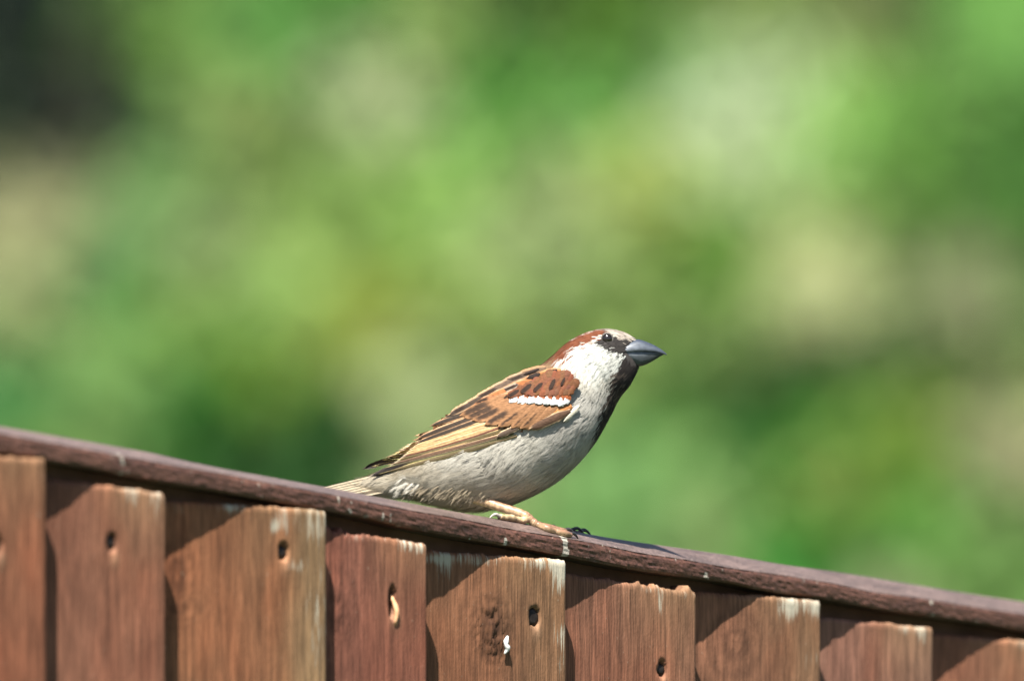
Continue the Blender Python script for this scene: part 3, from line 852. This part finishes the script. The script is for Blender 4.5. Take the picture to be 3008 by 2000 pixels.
# near foot
rr = np.array([13, 12, 9.6, 11, 9.2, 10, 8.2])
tp = toe_on_cap([(1552, 1526), (1568, 1533), (1586, 1542), (1606, 1550), (1630, 1558), (1652, 1564), (1676, 1570)], rr)
tp[0] += UPZ * 0.0010
foot = tp[0].copy()
add_tube(tp, rr / PXM, toe_col, 1, 14, 80, 0.06)
dirx = tp[-1] - tp[-2]; dirx /= np.linalg.norm(dirx)
add_tube(np.array([tp[-1] - dirx * .001, tp[-1] + dirx * 0.0018 + UPZ * 0.0009, tp[-1] + dirx * 0.0042 - UPZ * 0.0002, tp[-1] + dirx * 0.0056 - UPZ * 0.0022]), np.array([6.2, 5.0, 2.8, 0.4]) / PXM, claw_col, 2, 8, 14)
rr = np.array([11.5, 11, 9.4, 11, 9.2, 9.6])
hp = toe_on_cap([(1550, 1526), (1536, 1527), (1518, 1522), (1500, 1518), (1482, 1514), (1468, 1512)], rr)
hp[0] += UPZ * 0.0006
add_tube(hp, rr / PXM, toe_col, 1, 14, 70, 0.06)
dh = hp[-1] - hp[-2]; dh /= np.linalg.norm(dh)
add_tube(np.array([hp[-1] - dh * .001, hp[-1] + dh * 0.0022 + UPZ * 0.0006, hp[-1] + dh * 0.0044 - UPZ * 0.0002, hp[-1] + dh * 0.0060 - UPZ * 0.0014]), np.array([6.0, 5.0, 3.2, 0.5]) / PXM, lambda v, a, u: np.tile(lin((206, 196, 186), 0.6), (len(v), 1)), 1, 8, 14)
# inner and outer front toes of the near foot, spread a little
for sx, (dn_, du_) in enumerate(((0.0042, 0.002), (-0.0046, 0.0035))):
    rr = np.array([9, 8, 8, 7, 6.5])
    pts = []
    for k, s in enumerate((0, .25, .5, .75, 1.0)):
        q = foot + U * (0.0165 * s + du_ * s) + N * dn_ * s ** 0.7
        h = CAPB.ray_cast(Vector(q + UPZ * 0.02), Vector((0, 0, -1)))
        q = np.array(h[0]) + UPZ * rr[k] / PXM if h[0] is not None else q
        pts.append(q)
    pts[0] = foot - UPZ * .0002
    pts = np.array(pts)
    add_tube(pts, rr / PXM, toe_col, 1, 10, 26)
    d_ = pts[-1] - pts[-2]; d_ /= np.linalg.norm(d_)
    add_tube(np.array([pts[-1] - d_ * .001, pts[-1] + d_ * .0018 + UPZ * .001, pts[-1] + d_ * .004, pts[-1] + d_ * .0052 - UPZ * .002]), np.array([5.5, 4.6, 2.6, .4]) / PXM, claw_col, 2, 8, 12)
# near tarsus and feathered heel
nl0 = P(1400, 1456, -0.0125)
nlh = P(1360, 1440, -0.0100)
k1 = nl0 * 0.55 + foot * 0.45; k2 = nl0 * 0.12 + foot * 0.88
add_tube(np.array([nlh, nl0, nl0 * 0.8 + foot * 0.2, k1, k2 + UPZ * 0.0004, foot]), np.array([24, 19.0, 15.2, 14.0, 14.2, 13.2]) / PXM, leg_col, 1, 16, 70, 0.025)
# far leg
ff = P(1588, 1523, 0.0)
tq = float((ff - O) @ U) + 0.004
def back_pt(t, n, r):
    q = O + U * t + N * n; q[2] = TOP + 0.05
    h = CAPB.ray_cast(Vector(q), Vector((0, 0, -1)))
    return np.array(h[0]) + UPZ * r / PXM
fo = back_pt(0.001, -0.0075, 10)
rr = np.array([10, 9, 8.5, 8, 7.5])
pts = np.array([back_pt(0.001 + 0.018 * s, -0.0075 + 0.003 * s, r) for s, r in zip((0, .25, .5, .75, 1), rr)])
add_tube(pts, rr / PXM, toe_colf, 1, 10, 26)
d_ = pts[-1] - pts[-2]; d_ /= np.linalg.norm(d_)
add_tube(np.array([pts[-1] - d_ * .001, pts[-1] + d_ * .002 + UPZ * .0016, pts[-1] + d_ * .005 + UPZ * .0006, pts[-1] + d_ * .0068 - UPZ * .0022]), np.array([6.4, 5.6, 3.2, .4]) / PXM, claw_col, 2, 8, 14)
for sgn in (-1, 1):
    pts = np.array([back_pt(0.001 + 0.012 * s, -0.0075 + sgn * 0.004 * s, 8) for s in (0, .25, .5, .75, 1)])
    add_tube(pts, rr * 0.9 / PXM, toe_colf, 1, 10, 22)
    d_ = pts[-1] - pts[-2]; d_ /= np.linalg.norm(d_)
    add_tube(np.array([pts[-1] - d_ * .001, pts[-1] + d_ * .002 + UPZ * .0013, pts[-1] + d_ * .0045 + UPZ * .0004, pts[-1] + d_ * .006 - UPZ * .0018]), np.array([6, 5, 3, .4]) / PXM, claw_col, 2, 8, 12)
pts = np.array([back_pt(0.001 - 0.011 * s, -0.0075, 8) for s in (0, .25, .5, .75, 1)])
add_tube(pts, rr * 0.9 / PXM, toe_colf, 1, 10, 22)
fl0 = P(1452, 1468, 0.010)
add_tube(np.array([P(1405, 1450, 0.009), fl0, fl0 * 0.6 + fo * 0.4, fl0 * 0.15 + fo * 0.85, fo]), np.array([15, 12, 10, 10, 10]) / PXM, lambda v, a, u: leg_col(v, a, u) * 0.8, 1, 12, 26)  # far leg darkened too, its shade is in the colour

body = pl('body', make_mesh('body', toB(np.vstack(bodyV)), bodyF, [M_PLUM, M_SKIN, M_CLAW], np.vstack(bodyC), None, True, bodyM))

# --- plumage: small feathers, each a fan of barbs
WING = [(1600, 1085), (1660, 1095), (1690, 1120), (1690, 1190), (1650, 1232), (1560, 1256), (1480, 1280), (1400, 1310), (1290, 1338), (1180, 1368), (1100, 1392), (1120, 1340), (1240, 1255), (1400, 1150), (1500, 1095)]
dS = np.gradient(BV, axis=0); dA = (np.roll(BV, -1, 1) - np.roll(BV, 1, 1)) / 2
NR = np.cross(dA, dS); NR /= np.linalg.norm(NR, axis=2)[..., None] + 1e-12
cen = BV.mean(1, keepdims=True)
flip = np.sign(np.sum(NR * (BV - cen), axis=2))[..., None]; flip[flip == 0] = 1; NR *= flip
area = np.linalg.norm(np.cross(dS, dA), axis=2)
TS = dS / (np.linalg.norm(dS, axis=2)[..., None] + 1e-12)
headw = sstep(1640, 1760, BPX)
prob = area * (1 + 2.2 * headw); prob[:1] = 0; prob[-2:] = 0
NFE = 15000
pick = rng.choice(NS * NA, NFE, p=(prob / prob.sum()).ravel())
si, ai = pick // NA, pick % NA
fpx = BPX[si, ai] + rng.normal(size=NFE) * 5; fpy = BPY[si, ai] + rng.normal(size=NFE) * 5
base = BV[si, ai] + (rng.uniform(-1, 1, (NFE, 1)) * dS[si, ai] * 0.5 + rng.uniform(-1, 1, (NFE, 1)) * dA[si, ai] * 0.5)
nrm = NR[si, ai]; tan = TS[si, ai]
slat = BLT[si, ai]
inw = inpoly(fpx, fpy, [(x, y) for x, y in WING])
beakz = inpoly(fpx, fpy, [(1878, 994), (1858, 1004), (1838, 1018), (1831, 1034), (1836, 1052), (1852, 1068), (1880, 1080), (1960, 1040)])
eyez = np.hypot(fpx - 1783, fpy - 992.5) < 19
keep = ~(inw | beakz | eyez)
si, ai, fpx, fpy, base, nrm, tan, slat = [q[keep] for q in (si, ai, fpx, fpy, base, nrm, tan, slat)]
# more, looser feathers low on the flank and a white tuft by the vent
nf = len(fpx)
hd = sstep(1640, 1740, fpx)
Lp = (36 + 26 * sstep(1500, 1300, fpx) * sstep(1300, 1440, fpy)) * (1 - hd) + 19 * hd
Lp = Lp * rng.uniform(0.75, 1.25, nf)
Wp = Lp * (0.34 + 0.1 * hd)
side = np.cross(nrm, tan); side /= np.linalg.norm(side, axis=1)[:, None] + 1e-12
# ruffle the flow direction a little over the body
ang_ = (fbm(fpx * 0.02, fpy * 0.02, 15) - 0.5) * 1.1 + rng.normal(size=nf) * 0.14
drc = tan * np.cos(ang_)[:, None] + side * np.sin(ang_)[:, None]
side = np.cross(nrm, drc)
# gravity-ward droop over the belly
fc = body_colour(fpx + Lp * 0.45 * drc[:, 0], fpy - Lp * 0.45 * drc[:, 2], slat) * BB
fc *= rng.uniform(0.92, 1.08, (nf, 1))
tuft = (np.hypot((fpx - 1212) / 1.3, fpy - 1424) < 20) & (slat < 0)
fc[tuft] = lin((240, 236, 222)) * 0.8
NB = 8; NSG = 4
jj = np.linspace(-1, 1, NB)
uu = np.linspace(0, 1, NSG)
lift = (0.015 + 0.055 * rng.uniform(size=nf) + 0.34 * rng.uniform(size=nf) * sstep(1520, 1440, fpx) * sstep(1410, 1455, fpy) * (slat < 0.004)) * (1 - 0.45 * hd)
# loose fringe over the thigh and a few stray wisps along the throat and belly
XB, XT, XD, XN, XL, XW, XF, XC = [], [], [], [], [], [], [], []
for k in range(190):
    qx = rng.uniform(1200, 1450); qy = 1432 + (qx - 1215) * 0.09 + rng.normal() * 10
    h = BODY.ray_cast(Vector(P(qx, qy, -0.2)), Vector((0, 1, 0)))
    if h[0] is None: continue
    nn = np.array([0, -1.0, 0]); dd_ = np.array([-0.72 + rng.normal() * 0.15, 0, -0.62 + rng.normal() * 0.15]); dd_ /= np.linalg.norm(dd_)
    XB.append(np.array(h[0])); XN.append(nn); XD.append(dd_); XT.append(np.cross(nn, dd_)); XL.append(rng.uniform(14, 36)); XW.append(rng.uniform(4, 9)); XF.append(rng.uniform(0.05, 0.25))
    XC.append(lin((168, 154, 130)) * BB * rng.uniform(0.55, 1.05))
for k in range(34):
    qx = rng.normal(1206, 16); qy = rng.normal(1422, 9)
    h = BODY.ray_cast(Vector(P(qx, qy, -0.2)), Vector((0, 1, 0)))
    if h[0] is None: continue
    nn = np.array([0, -1.0, 0]); dd_ = np.array([-0.9, 0, -0.4 + rng.normal() * 0.25]); dd_ /= np.linalg.norm(dd_)
    XB.append(np.array(h[0])); XN.append(nn); XD.append(dd_); XT.append(np.cross(nn, dd_)); XL.append(rng.uniform(22, 38)); XW.append(rng.uniform(8, 14)); XF.append(rng.uniform(0.15, 0.4))
    XC.append(lin((226, 220, 204)) * 0.72)
base = np.vstack([base, XB]); drc = np.vstack([drc, XD]); nrm = np.vstack([nrm, XN]); side = np.vstack([side, XT])
Lp = np.concatenate([Lp, XL]); Wp = np.concatenate([Wp, XW]); lift = np.concatenate([lift, XF]); fc = np.vstack([fc, XC])
low = np.where((np.abs(ang[ai] - math.pi) < 0.5) & (fpx > 1440) & (fpx < 1850))[0]
wisp = rng.choice(low, 70, replace=False)
lift[wisp] = rng.uniform(0.12, 0.3, 70); Wp[wisp] *= 0.5
nf = len(Lp)
Lm = Lp / PXM; Wm = Wp / PXM
jt = jj[None, :] + rng.normal(size=(nf, NB)) * 0.12
Lk = Lm[:, None] * (1 - 0.28 * jt ** 2) * rng.uniform(0.88, 1.12, (nf, NB))
# strand centre line
along = Lk[:, :, None] * uu[None, None]
off = Wm[:, None, None] * jt[:, :, None] * (0.25 + 0.75 * uu[None, None] ** 0.8) * 0.5
hgt = lift[:, None, None] * along * (1 - 0.35 * uu[None, None]) + 0.00012 + 0.0002 * (1 - jt[:, :, None] ** 2)
pc = base[:, None, None, :] + along[..., None] * drc[:, None, None] + off[..., None] * side[:, None, None] + hgt[..., None] * nrm[:, None, None]
wd = (0.95 / PXM) * (1 - 0.85 * uu) 
v0 = pc - side[:, None, None] * wd[None, None, :, None] * 0.8
v1 = pc + side[:, None, None] * wd[None, None, :, None] * 0.8
SV = np.stack([v0, v1], 3).reshape(-1, 3)
cu = (0.80 + 0.28 * uu)[None, None, :, None, None]
SC = np.broadcast_to(fc[:, None, None, None, :] * rng.uniform(0.86, 1.14, (nf, NB, 1, 1, 1)) * cu, (nf, NB, NSG, 2, 3)).reshape(-1, 3)
q = (np.arange(nf * NB) * NSG * 2)[:, None]
fcs = np.concatenate([np.stack([q[:, 0] + 2 * k, q[:, 0] + 2 * k + 1, q[:, 0] + 2 * k + 3, q[:, 0] + 2 * k + 2], 1) for k in range(NSG - 1)])
plum = pl('plumage', make_mesh('plumage', toB(SV), fcs, M_STR, np.clip(SC, 0.004, 0.85)), bird)
plum['kind'] = 'stuff'

# --- wing surface: depth of the wing over the flank
gx = np.arange(1040, 1720, 8.0); gy = np.arange(1050, 1420, 8.0)
GX, GY = np.meshgrid(gx, gy)
G = np.full(GX.shape, np.nan)
for a in range(GX.shape[0]):
    for b in range(GX.shape[1]):
        o_ = P(GX[a, b], GY[a, b], -0.2)
        h = BODY.ray_cast(Vector(o_), Vector((0, 1, 0)))
        if h[0] is not None: G[a, b] = h[0][1]
known = ~np.isnan(G)
G[~known] = 0
wgt = known.astype(float)
def blur(A, k):
    kk = np.hanning(k + 2)[1:-1]; kk /= kk.sum()
    A = np.apply_along_axis(lambda r: np.convolve(np.pad(r, k // 2, mode='edge'), kk, 'valid'), 0, A)
    return np.apply_along_axis(lambda r: np.convolve(np.pad(r, k // 2, mode='edge'), kk, 'valid'), 1, A)
Gs, Ws = blur(G, 15), blur(wgt, 15)
G2 = np.where(Ws > 0.02, Gs / np.maximum(Ws, 0.02), -0.004)
G2 = np.where(known, np.minimum(G2, G) * 0.6 + G2 * 0.4, G2)
G2 = blur(np.minimum(G2, -0.0008 - 0.0040 * sstep(1340, 1220, GX)), 7)
def wing_lat(px, py):
    x = np.clip((px - gx[0]) / 8, 0, len(gx) - 1.001); y = np.clip((py - gy[0]) / 8, 0, len(gy) - 1.001)
    i = y.astype(int); j = x.astype(int); fy = y - i; fx = x - j
    return (G2[i, j] * (1 - fx) + G2[i, j + 1] * fx) * (1 - fy) + (G2[i + 1, j] * (1 - fx) + G2[i + 1, j + 1] * fx) * fy

def zA(x, y): return (1050 + x * 0.1913, 1180 + y * 0.1913)
def zB(x, y): return (1350 + x * 0.1913, 1050 + y * 0.1913)
def feather_arrays(b, t, hwid, cen, edge, layer, edgew=0.28, bend=0.0, dark=None, tipc=None, nu=26, nv=15, shape=0.0, shaft=True):
    b = np.array(b, float); t = np.array(t, float)
    d = t - b; L = np.linalg.norm(d); d /= L; s = np.array([-d[1], d[0]])
    u = np.linspace(0, 1, nu)[:, None]; v = np.linspace(-1, 1, nv)[None]
    wprof = np.clip(np.minimum(0.45 + u * 2.2, 1.0), 0, 1) * np.sqrt(np.clip(1 - np.clip((u - 0.70 + shape) / (0.30 + shape), 0, 1) ** 2.0, 0.0025, 1))
    uu_ = u - 0.05 * (v ** 2) * u
    px = b[0] + d[0] * L * uu_ + s[0] * (hwid * wprof * v + bend * 4 * u * (1 - u))
    py = b[1] + d[1] * L * uu_ + s[1] * (hwid * wprof * v + bend * 4 * u * (1 - u))
    rag = (vnoise(u * 40 + 0 * v, v * 0 + b[0] + 3 * np.sign(v), 5) - 0.5) * 3.0 * (np.abs(v) > 0.9)
    rgt_ = (vnoise(v * 9 + b[0], 0 * u + b[1], 6) - 0.5) * 9.0 * sstep(0.6, 1.0, u)
    px = px + d[0] * rgt_; py = py + d[1] * rgt_
    px = px + s[0] * rag; py = py + s[1] * rag
    lat = wing_lat(px, py) - 0.0001 - layer * 0.62 / 1000.0 - 0.0005 * (1 - v ** 2) - 0.0003 * np.sin(u * math.pi)
    e = sstep(1 - edgew - 0.12, 1 - edgew + 0.05, np.abs(v) + 0.0 * u)
    e = np.maximum(e, sstep(0.93, 0.99, u) * 0.8)[..., None]
    c = lin(cen) * (1 - e) + lin(edge) * e
    if dark is not None:
        (dc, u0, u1, vw) = dark
        m = (sstep(u0 - 0.08, u0 + 0.05, u) * sstep(u1 + 0.04, u1 - 0.05, u) * sstep(vw + 0.18, vw - 0.12, np.abs(v) + 0.35 * (vnoise(u * 22 + 0 * v, v * 4 + b[0], 8) - 0.5)))[..., None]
        c = c * (1 - m) + lin(dc) * m
    if tipc is not None:
        (tc_, u0) = tipc
        m = sstep(u0 - 0.08, u0 + 0.06, u + 0.12 * (vnoise(v * 6 + b[0], 0 * u, 3) - 0.5))[..., None]
        c = c * (1 - m) + lin(tc_) * m
    if shaft:
        m = (np.exp(-(v / 0.09) ** 2) * 0.35 * np.ones_like(u))[..., None]
        c = c * (1 - m * 0.6)
    c = c * (0.80 + 0.4 * vnoise(u * 46 + 9 * np.abs(v), v * 0 + b[0] + np.sign(v) * 7, 12))[..., None]
    return px, py, lat, c
TAN, BUFF, RUF, CHN, BLK, DGR, GRY = (206, 160, 116), (232, 204, 160), (162, 119, 84), (158, 88, 52), (52, 44, 40), (88, 76, 66), (176, 162, 152)
FE = []
def add(*a, **k): FE.append((a, k))
# primaries; the first is darkened, shade at the wing tip put into its colour
add(zA(1100, 760), zA(190, 1140), 9, (58, 52, 50), (84, 74, 66), 0.3)
for (bx_, tx_, hw_, ly) in (((2450, 470), (315, 1098), 7.5, 0.5), ((2400, 440), (420, 1000), 7, 0.75), ((2350, 415), (500, 945), 7, 1.0), ((2300, 390), (560, 905), 7, 1.2), ((2250, 370), (610, 872), 7, 1.4), ((2180, 350), (660, 835), 7, 1.6)):
    add(zA(*bx_), zA(*tx_), hw_ * random.uniform(0.8, 1.25), (random.randint(96, 130), random.randint(80, 104), random.randint(62, 80)), (random.randint(214, 236), random.randint(186, 208), random.randint(142, 166)), ly, edgew=random.uniform(0.28, 0.5), shape=0.15, bend=random.uniform(-2, 2))
# secondaries, the pale panel
for (bx_, tx_, hw_, ly) in (((2150, 330), (700, 800), 8, 1.8), ((2100, 300), (740, 760), 8.5, 2.0), ((2060, 270), (800, 710), 9, 2.2), ((2000, 240), (870, 660), 9, 2.4)):
    add(zA(*bx_), zA(*tx_), hw_ * random.uniform(0.9, 1.3), (216, 180, 128), (238, 214, 172), ly, edgew=random.uniform(0.4, 0.6), shape=0.1, bend=random.uniform(-2, 2), dark=((158, 126, 92), 0.1, 0.75, 0.08))
# tertials
for (bx_, tx_, hw_, ly) in (((2000, 190), (880, 620), 9, 2.6), ((1980, 120), (905, 545), 9, 2.8), ((1900, 70), (1120, 345), 9, 3.0), ((1980, 0), (1330, 220), 9, 3.1)):
    add(zA(*bx_), zA(*tx_), hw_, (72, 62, 54), (214, 170, 130), ly, edgew=0.34, shape=0.1)
# greater coverts
for i_, (bx_, tx_, dk) in enumerate((((720, 540), (0, 862), .42), ((780, 600), (70, 895), .42), ((870, 630), (190, 930), .50), ((970, 650), (380, 990), .48), ((1090, 650), (590, 1015), .72), ((1210, 650), (790, 1035), .85), ((1340, 660), (930, 1045), .80), ((1500, 680), (1060, 1050), .95))):
    add(zB(*bx_), zB(*tx_), 17.5, RUF, (180, 136, 98), 2.7 + 0.12 * (8 - i_), edgew=0.3, dark=((78, 61, 49), 0.42, 0.90, 0.90 - dk) if dk < 0.9 else None)
# alula, primary coverts
add(zB(1720, 700), zB(1062, 1045), 17, (200, 136, 84), (214, 156, 104), 2.5)
add(zB(1700, 775), zB(1068, 1042), 13.5, (104, 80, 64), (222, 190, 150), 3.3, edgew=0.12)
add(zB(960, 985), zB(568, 1165), 9, (100, 84, 72), (216, 188, 152), 2.2, edgew=0.22)
add(zB(1840, 700), zB(1600, 935), 8, (226, 218, 196), (236, 230, 212), 2.6)
# scapulars and mantle
for i_, (bx_, tx_, cn, ed) in enumerate((
 ((1330, 130), (880, 250), (120, 98, 78), (190, 146, 108)), ((1120, 190), (640, 370), (100, 84, 72), (188, 152, 122)), ((880, 280), (440, 500), (112, 94, 80), (196, 160, 128)), ((640, 400), (200, 640), (90, 76, 66), (206, 164, 126)), ((430, 530), (20, 760), (84, 72, 62), (206, 168, 130)), ((250, 640), (-150, 850), (80, 68, 60), (206, 168, 130)),
 ((1560, 170), (1020, 275), (176, 116, 72), (200, 150, 106)), ((1400, 215), (900, 340), (180, 122, 80), (196, 152, 114)), ((1240, 270), (720, 430), (176, 112, 70), (204, 160, 122)), ((1020, 330), (520, 540), (184, 164, 148), (198, 150, 112)), ((820, 420), (320, 620), (178, 118, 76), (206, 166, 130)), ((640, 510), (160, 700), (172, 120, 84), (210, 172, 136)), ((480, 590), (-20, 790), (168, 122, 90), (212, 176, 140)),
 ((1180, 390), (700, 560), (168, 98, 58), (186, 128, 86)), ((1000, 470), (560, 610), (172, 112, 72), (200, 156, 116)))):
    add(zB(*bx_), zB(*tx_), 12, cn, ed, 3.1 + 0.1 * (i_ % 6), edgew=0.4, dark=((60, 48, 40), 0.25 + 0.1 * (i_ % 3), 0.8, 0.30) if i_ % 2 or i_ > 10 else None)
for bx_, tx_, h_ in (((1500, 160), (1340, 200), 5), ((1240, 222), (1040, 285), 7), ((1220, 150), (980, 236), 4.5)):
    add(zB(*bx_), zB(*tx_), h_, BLK, (70, 52, 42), 4.0, edgew=0.15)
# median coverts, white bar
for i_, (bx_, tx_) in enumerate((((960, 480), (760, 648)), ((1090, 470), (900, 655)), ((1220, 480), (1040, 660)), ((1330, 490), (1170, 658)), ((1440, 500), (1290, 672)), ((1550, 500), (1400, 690)), ((1640, 510), (1510, 690)), ((1680, 520), (1590, 670)))):
    jx_, jy_ = random.uniform(-8, 8), random.uniform(-10, 6)
    add(zB(*bx_), zB(tx_[0] + jx_, tx_[1] + jy_), random.uniform(12, 14.5), (150, 84, 50), (170, 100, 62), 3.9 + 0.06 * i_, edgew=0.2, tipc=((250, 250, 246), 0.50), shaft=False)
# lesser coverts
k = 0
for row, (y0, y1, xs_) in enumerate(((430, 540, range(930, 1740, 70)), (370, 480, range(1040, 1790, 70)), (310, 420, range(1180, 1800, 66)), (250, 350, range(1300, 1760, 66)), (205, 300, range(1380, 1680, 66)))):
    for x_ in xs_:
        dx = 90 if x_ < 1400 else 50
        j_ = random.uniform(-12, 12)
        dk = ((48, 34, 28), 0.35, 0.85, 0.55) if (row, x_) in ((0, 930),) else None
        c_ = (random.randint(118, 134), random.randint(76, 86), random.randint(54, 63))
        add(zB(x_ + dx * 0.6, y0 + j_ - 30), zB(x_ - dx * 0.6, y1 + j_), random.uniform(9, 15), c_, tuple(q + random.randint(-6, 8) for q in c_), 4.6 + 0.07 * row + random.uniform(0, .05), edgew=0.25, shaft=False)
for bx_, tx_, h_ in (((1615, 270), (1550, 400), 6.5), ((1460, 290), (1380, 460), 9.5), ((1270, 350), (1130, 480), 9), ((1100, 370), (940, 500), 10), ((910, 460), (750, 560), 8.5)):
    add(zB(*bx_), zB(*tx_), h_ * 1.25, (56, 43, 36), (122, 78, 56), 5.3, edgew=0.45, shaft=False)

# wing bases (one shell each side) carry the feathers
def wing_base(sgn):
    poly = np.array(WING, float)
    cx_, cy_ = poly.mean(0)
    xs_ = np.arange(1080, 1712, 12.0); ys_ = np.arange(1070, 1412, 10.0)
    XX, YY = np.meshgrid(xs_, ys_)
    ins = inpoly(XX, YY, [((x - cx_) * 0.95 + cx_, (y - cy_) * 0.90 + cy_ + 3) for x, y in WING]) & (XX > 1262)
    idm = -np.ones(XX.shape, int); vs = []; cs = []; fs = []
    for a in range(XX.shape[0] - 1):
        for b in range(XX.shape[1] - 1):
            if ins[a, b] and ins[a + 1, b] and ins[a, b + 1] and ins[a + 1, b + 1]:
                q = []
                for (i, j) in ((a, b), (a, b + 1), (a + 1, b + 1), (a + 1, b)):
                    if idm[i, j] < 0:
                        idm[i, j] = len(vs)
                        lt = float(wing_lat(np.array(XX[i, j]), np.array(YY[i, j]))) - 0.0002
                        vs.append(P(XX[i, j], YY[i, j], lt if sgn < 0 else -lt)); cs.append(lin((150, 108, 76), BK))
                    q.append(int(idm[i, j]))
                fs.append(tuple(q) if sgn < 0 else tuple(q[::-1]))
    return pl('wing', make_mesh('wing', toB(vs), fs, M_FEA, np.array(cs)), bird)
for sgn in (-1, 1):
    wbase = wing_base(sgn)
    for a, k in FE:
        px, py, lat, c = feather_arrays(*a, **k)
        if sgn > 0:
            wv = sstep(1300, 1090, px)
            px = px - 24 * wv; py = py - 17 * wv + 12 * sstep(1150, 1300, px); lat = -lat
        v = P(px, py, lat)
        nu, nv = px.shape
        f = grid_faces(nu, nv)
        if sgn > 0: f = [q[::-1] for q in f]
        pl('feather', make_mesh('feather', toB(v.reshape(-1, 3)), f, M_FEA, np.clip(c.reshape(-1, 3) * BK * 0.92, 0.004, 0.85)), wbase)

# --- tail
for sgn in (-1, 1):
    for i_ in range(6):
        b = np.array([1215 + 3 * i_, 1378 + 7.5 * i_]); t = np.array([846 + 4 * i_, 1466 + 5.0 * i_])
        d = t - b; L = np.linalg.norm(d); d /= L; sd = np.array([-d[1], d[0]])
        nu, nv = 22, 7
        u = np.linspace(0, 1, nu)[:, None]; v = np.linspace(-1, 1, nv)[None]
        wid = 9.0 * np.clip(0.5 + 2 * u, 0, 1) * np.sqrt(np.clip(1 - np.clip((u - .88) / .12, 0, 1) ** 2, 0.02, 1))
        px = b[0] + d[0] * L * u + sd[0] * wid * v; py = b[1] + d[1] * L * u + sd[1] * wid * v - 8 * 4 * u * (1 - u) * 0.3
        lat = sgn * (0.0008 + 0.0004 * i_ + 0.0006 * i_ * u + 0.003 * u - 0.0006 * v)
        e = sstep(0.30, 0.62, np.abs(v) + 0 * u)[..., None]
        c = lin((104, 93, 78)) * (1 - e) + lin((184, 170, 144)) * e
        c = c * (0.85 + 0.3 * vnoise(u * 3 + 0 * v, v * 5 + i_ * 9, 2))[..., None]
        V_ = P(px, py, lat)
        f = grid_faces(nu, nv)
        pl('tail_feather', make_mesh('tail_feather', toB(V_.reshape(-1, 3)), f if sgn < 0 else [q[::-1] for q in f], M_FEA, c.reshape(-1, 3) * BK), bird)

# --- beak
def beak(name, rows, roundpow):
    rows = crom(np.array(rows, float), 26)
    vs = []; cs = []; NAb = 20
    for x, yt, yb_, h in rows:
        for k in range(NAb):
            a = 2 * math.pi * k / NAb
            cz, sz = math.cos(a), math.sin(a)
            if roundpow > 0:      # upper: widest along the cutting edge
                yy = yb_ - (yb_ - yt) * cz if cz > 0 else yb_ - 1.6 * cz
            else:
                yy = yt - (yb_ - yt) * cz if cz < 0 else yt - 1.6 * cz
            vs.append(P(x, yy, -h / PXM * np.sign(sz) * abs(sz) ** 0.9))
            side_ = abs(sz) ** 1.5 * (1 - sstep(1845, 1940, x) * 0.75)
            dk_ = lin((52, 60, 74), 0.8) if roundpow > 0 else lin((40, 42, 46), 0.8)
            cs.append(dk_ * (1 - side_) + lin((128, 134, 142), 0.62) * side_)  # pale side highlight painted into the horn colour
    f = [q[::-1] for q in grid_faces(len(rows), NAb, 0, True)] + [tuple(range(NAb)), tuple((len(rows) - 1) * NAb + k for k in range(NAb))[::-1]]
    return pl(name, make_mesh(name, toB(vs), f, M_BEAK, np.array(cs)), bird)
beak('upper_beak', [(1826, 1010, 1031, 44), (1838, 1004, 1031, 41), (1856, 999, 1030.5, 36), (1874, 996, 1030, 30), (1890, 1000, 1029.5, 24.5), (1908, 1007, 1030, 19), (1925, 1015, 1031.5, 14), (1940, 1024, 1034.5, 9), (1951, 1032, 1038.5, 4.5), (1958, 1039, 1041.5, 1)], 0.9)
beak('lower_beak', [(1826, 1033, 1050, 40), (1840, 1032, 1060, 38), (1854, 1031.5, 1069, 34), (1870, 1031, 1075, 28), (1886, 1030.5, 1074, 22), (1904, 1031, 1067, 15.5), (1922, 1032.5, 1057, 10.5), (1938, 1035.5, 1047, 6), (1949, 1039, 1041.5, 2)], -1)

# --- eyes
def uv_sphere(c, r, n=20):
    vs = []; 
    for i in range(n + 1):
        th = math.pi * i / n
        for j in range(n * 2):
            ph = math.pi * j / n
            vs.append(c + r * np.array([math.sin(th) * math.cos(ph), math.cos(th), math.sin(th) * math.sin(ph)]))
    return vs, grid_faces(n + 1, 2 * n, 0, True)
M_LID = mat_plain('eyelid', tuple(lin((128, 122, 116), 0.6)), 0.6, 0.3, 900, 0.3)
for sgn in (-1, 1):
    ex, ey = 1783.0, 992.5
    o_ = P(ex, ey, 0.2 * sgn)
    h = BODY.ray_cast(Vector(o_), Vector((0, -sgn, 0)))
    lat = h[0][1]
    re = 17.5 / PXM
    c = P(ex, ey, lat - sgn * re * 0.45)
    vs, f = uv_sphere(c, re)
    eo = pl('eye', make_mesh('eye', toB(vs), f, M_EYE), bird)
    vs = []
    for j in range(32):
        a = 2 * math.pi * j / 32
        for k in range(8):
            b = 2 * math.pi * k / 8
            rr_ = (16.6 + 2.6 * math.cos(b)) / PXM
            vs.append(c + np.array([rr_ * math.cos(a), sgn * (re * 0.42 + 2.6 / PXM * math.sin(b)), rr_ * math.sin(a)]))
    f = [(j * 8 + k, j * 8 + (k + 1) % 8, ((j + 1) % 32) * 8 + (k + 1) % 8, ((j + 1) % 32) * 8 + k) for j in range(32) for k in range(8)]
    pl('eyelid', make_mesh('eyelid', toB(vs), f, M_LID), eo)

print('slope', SLOPE, 'step', step, 'cam', CAM)
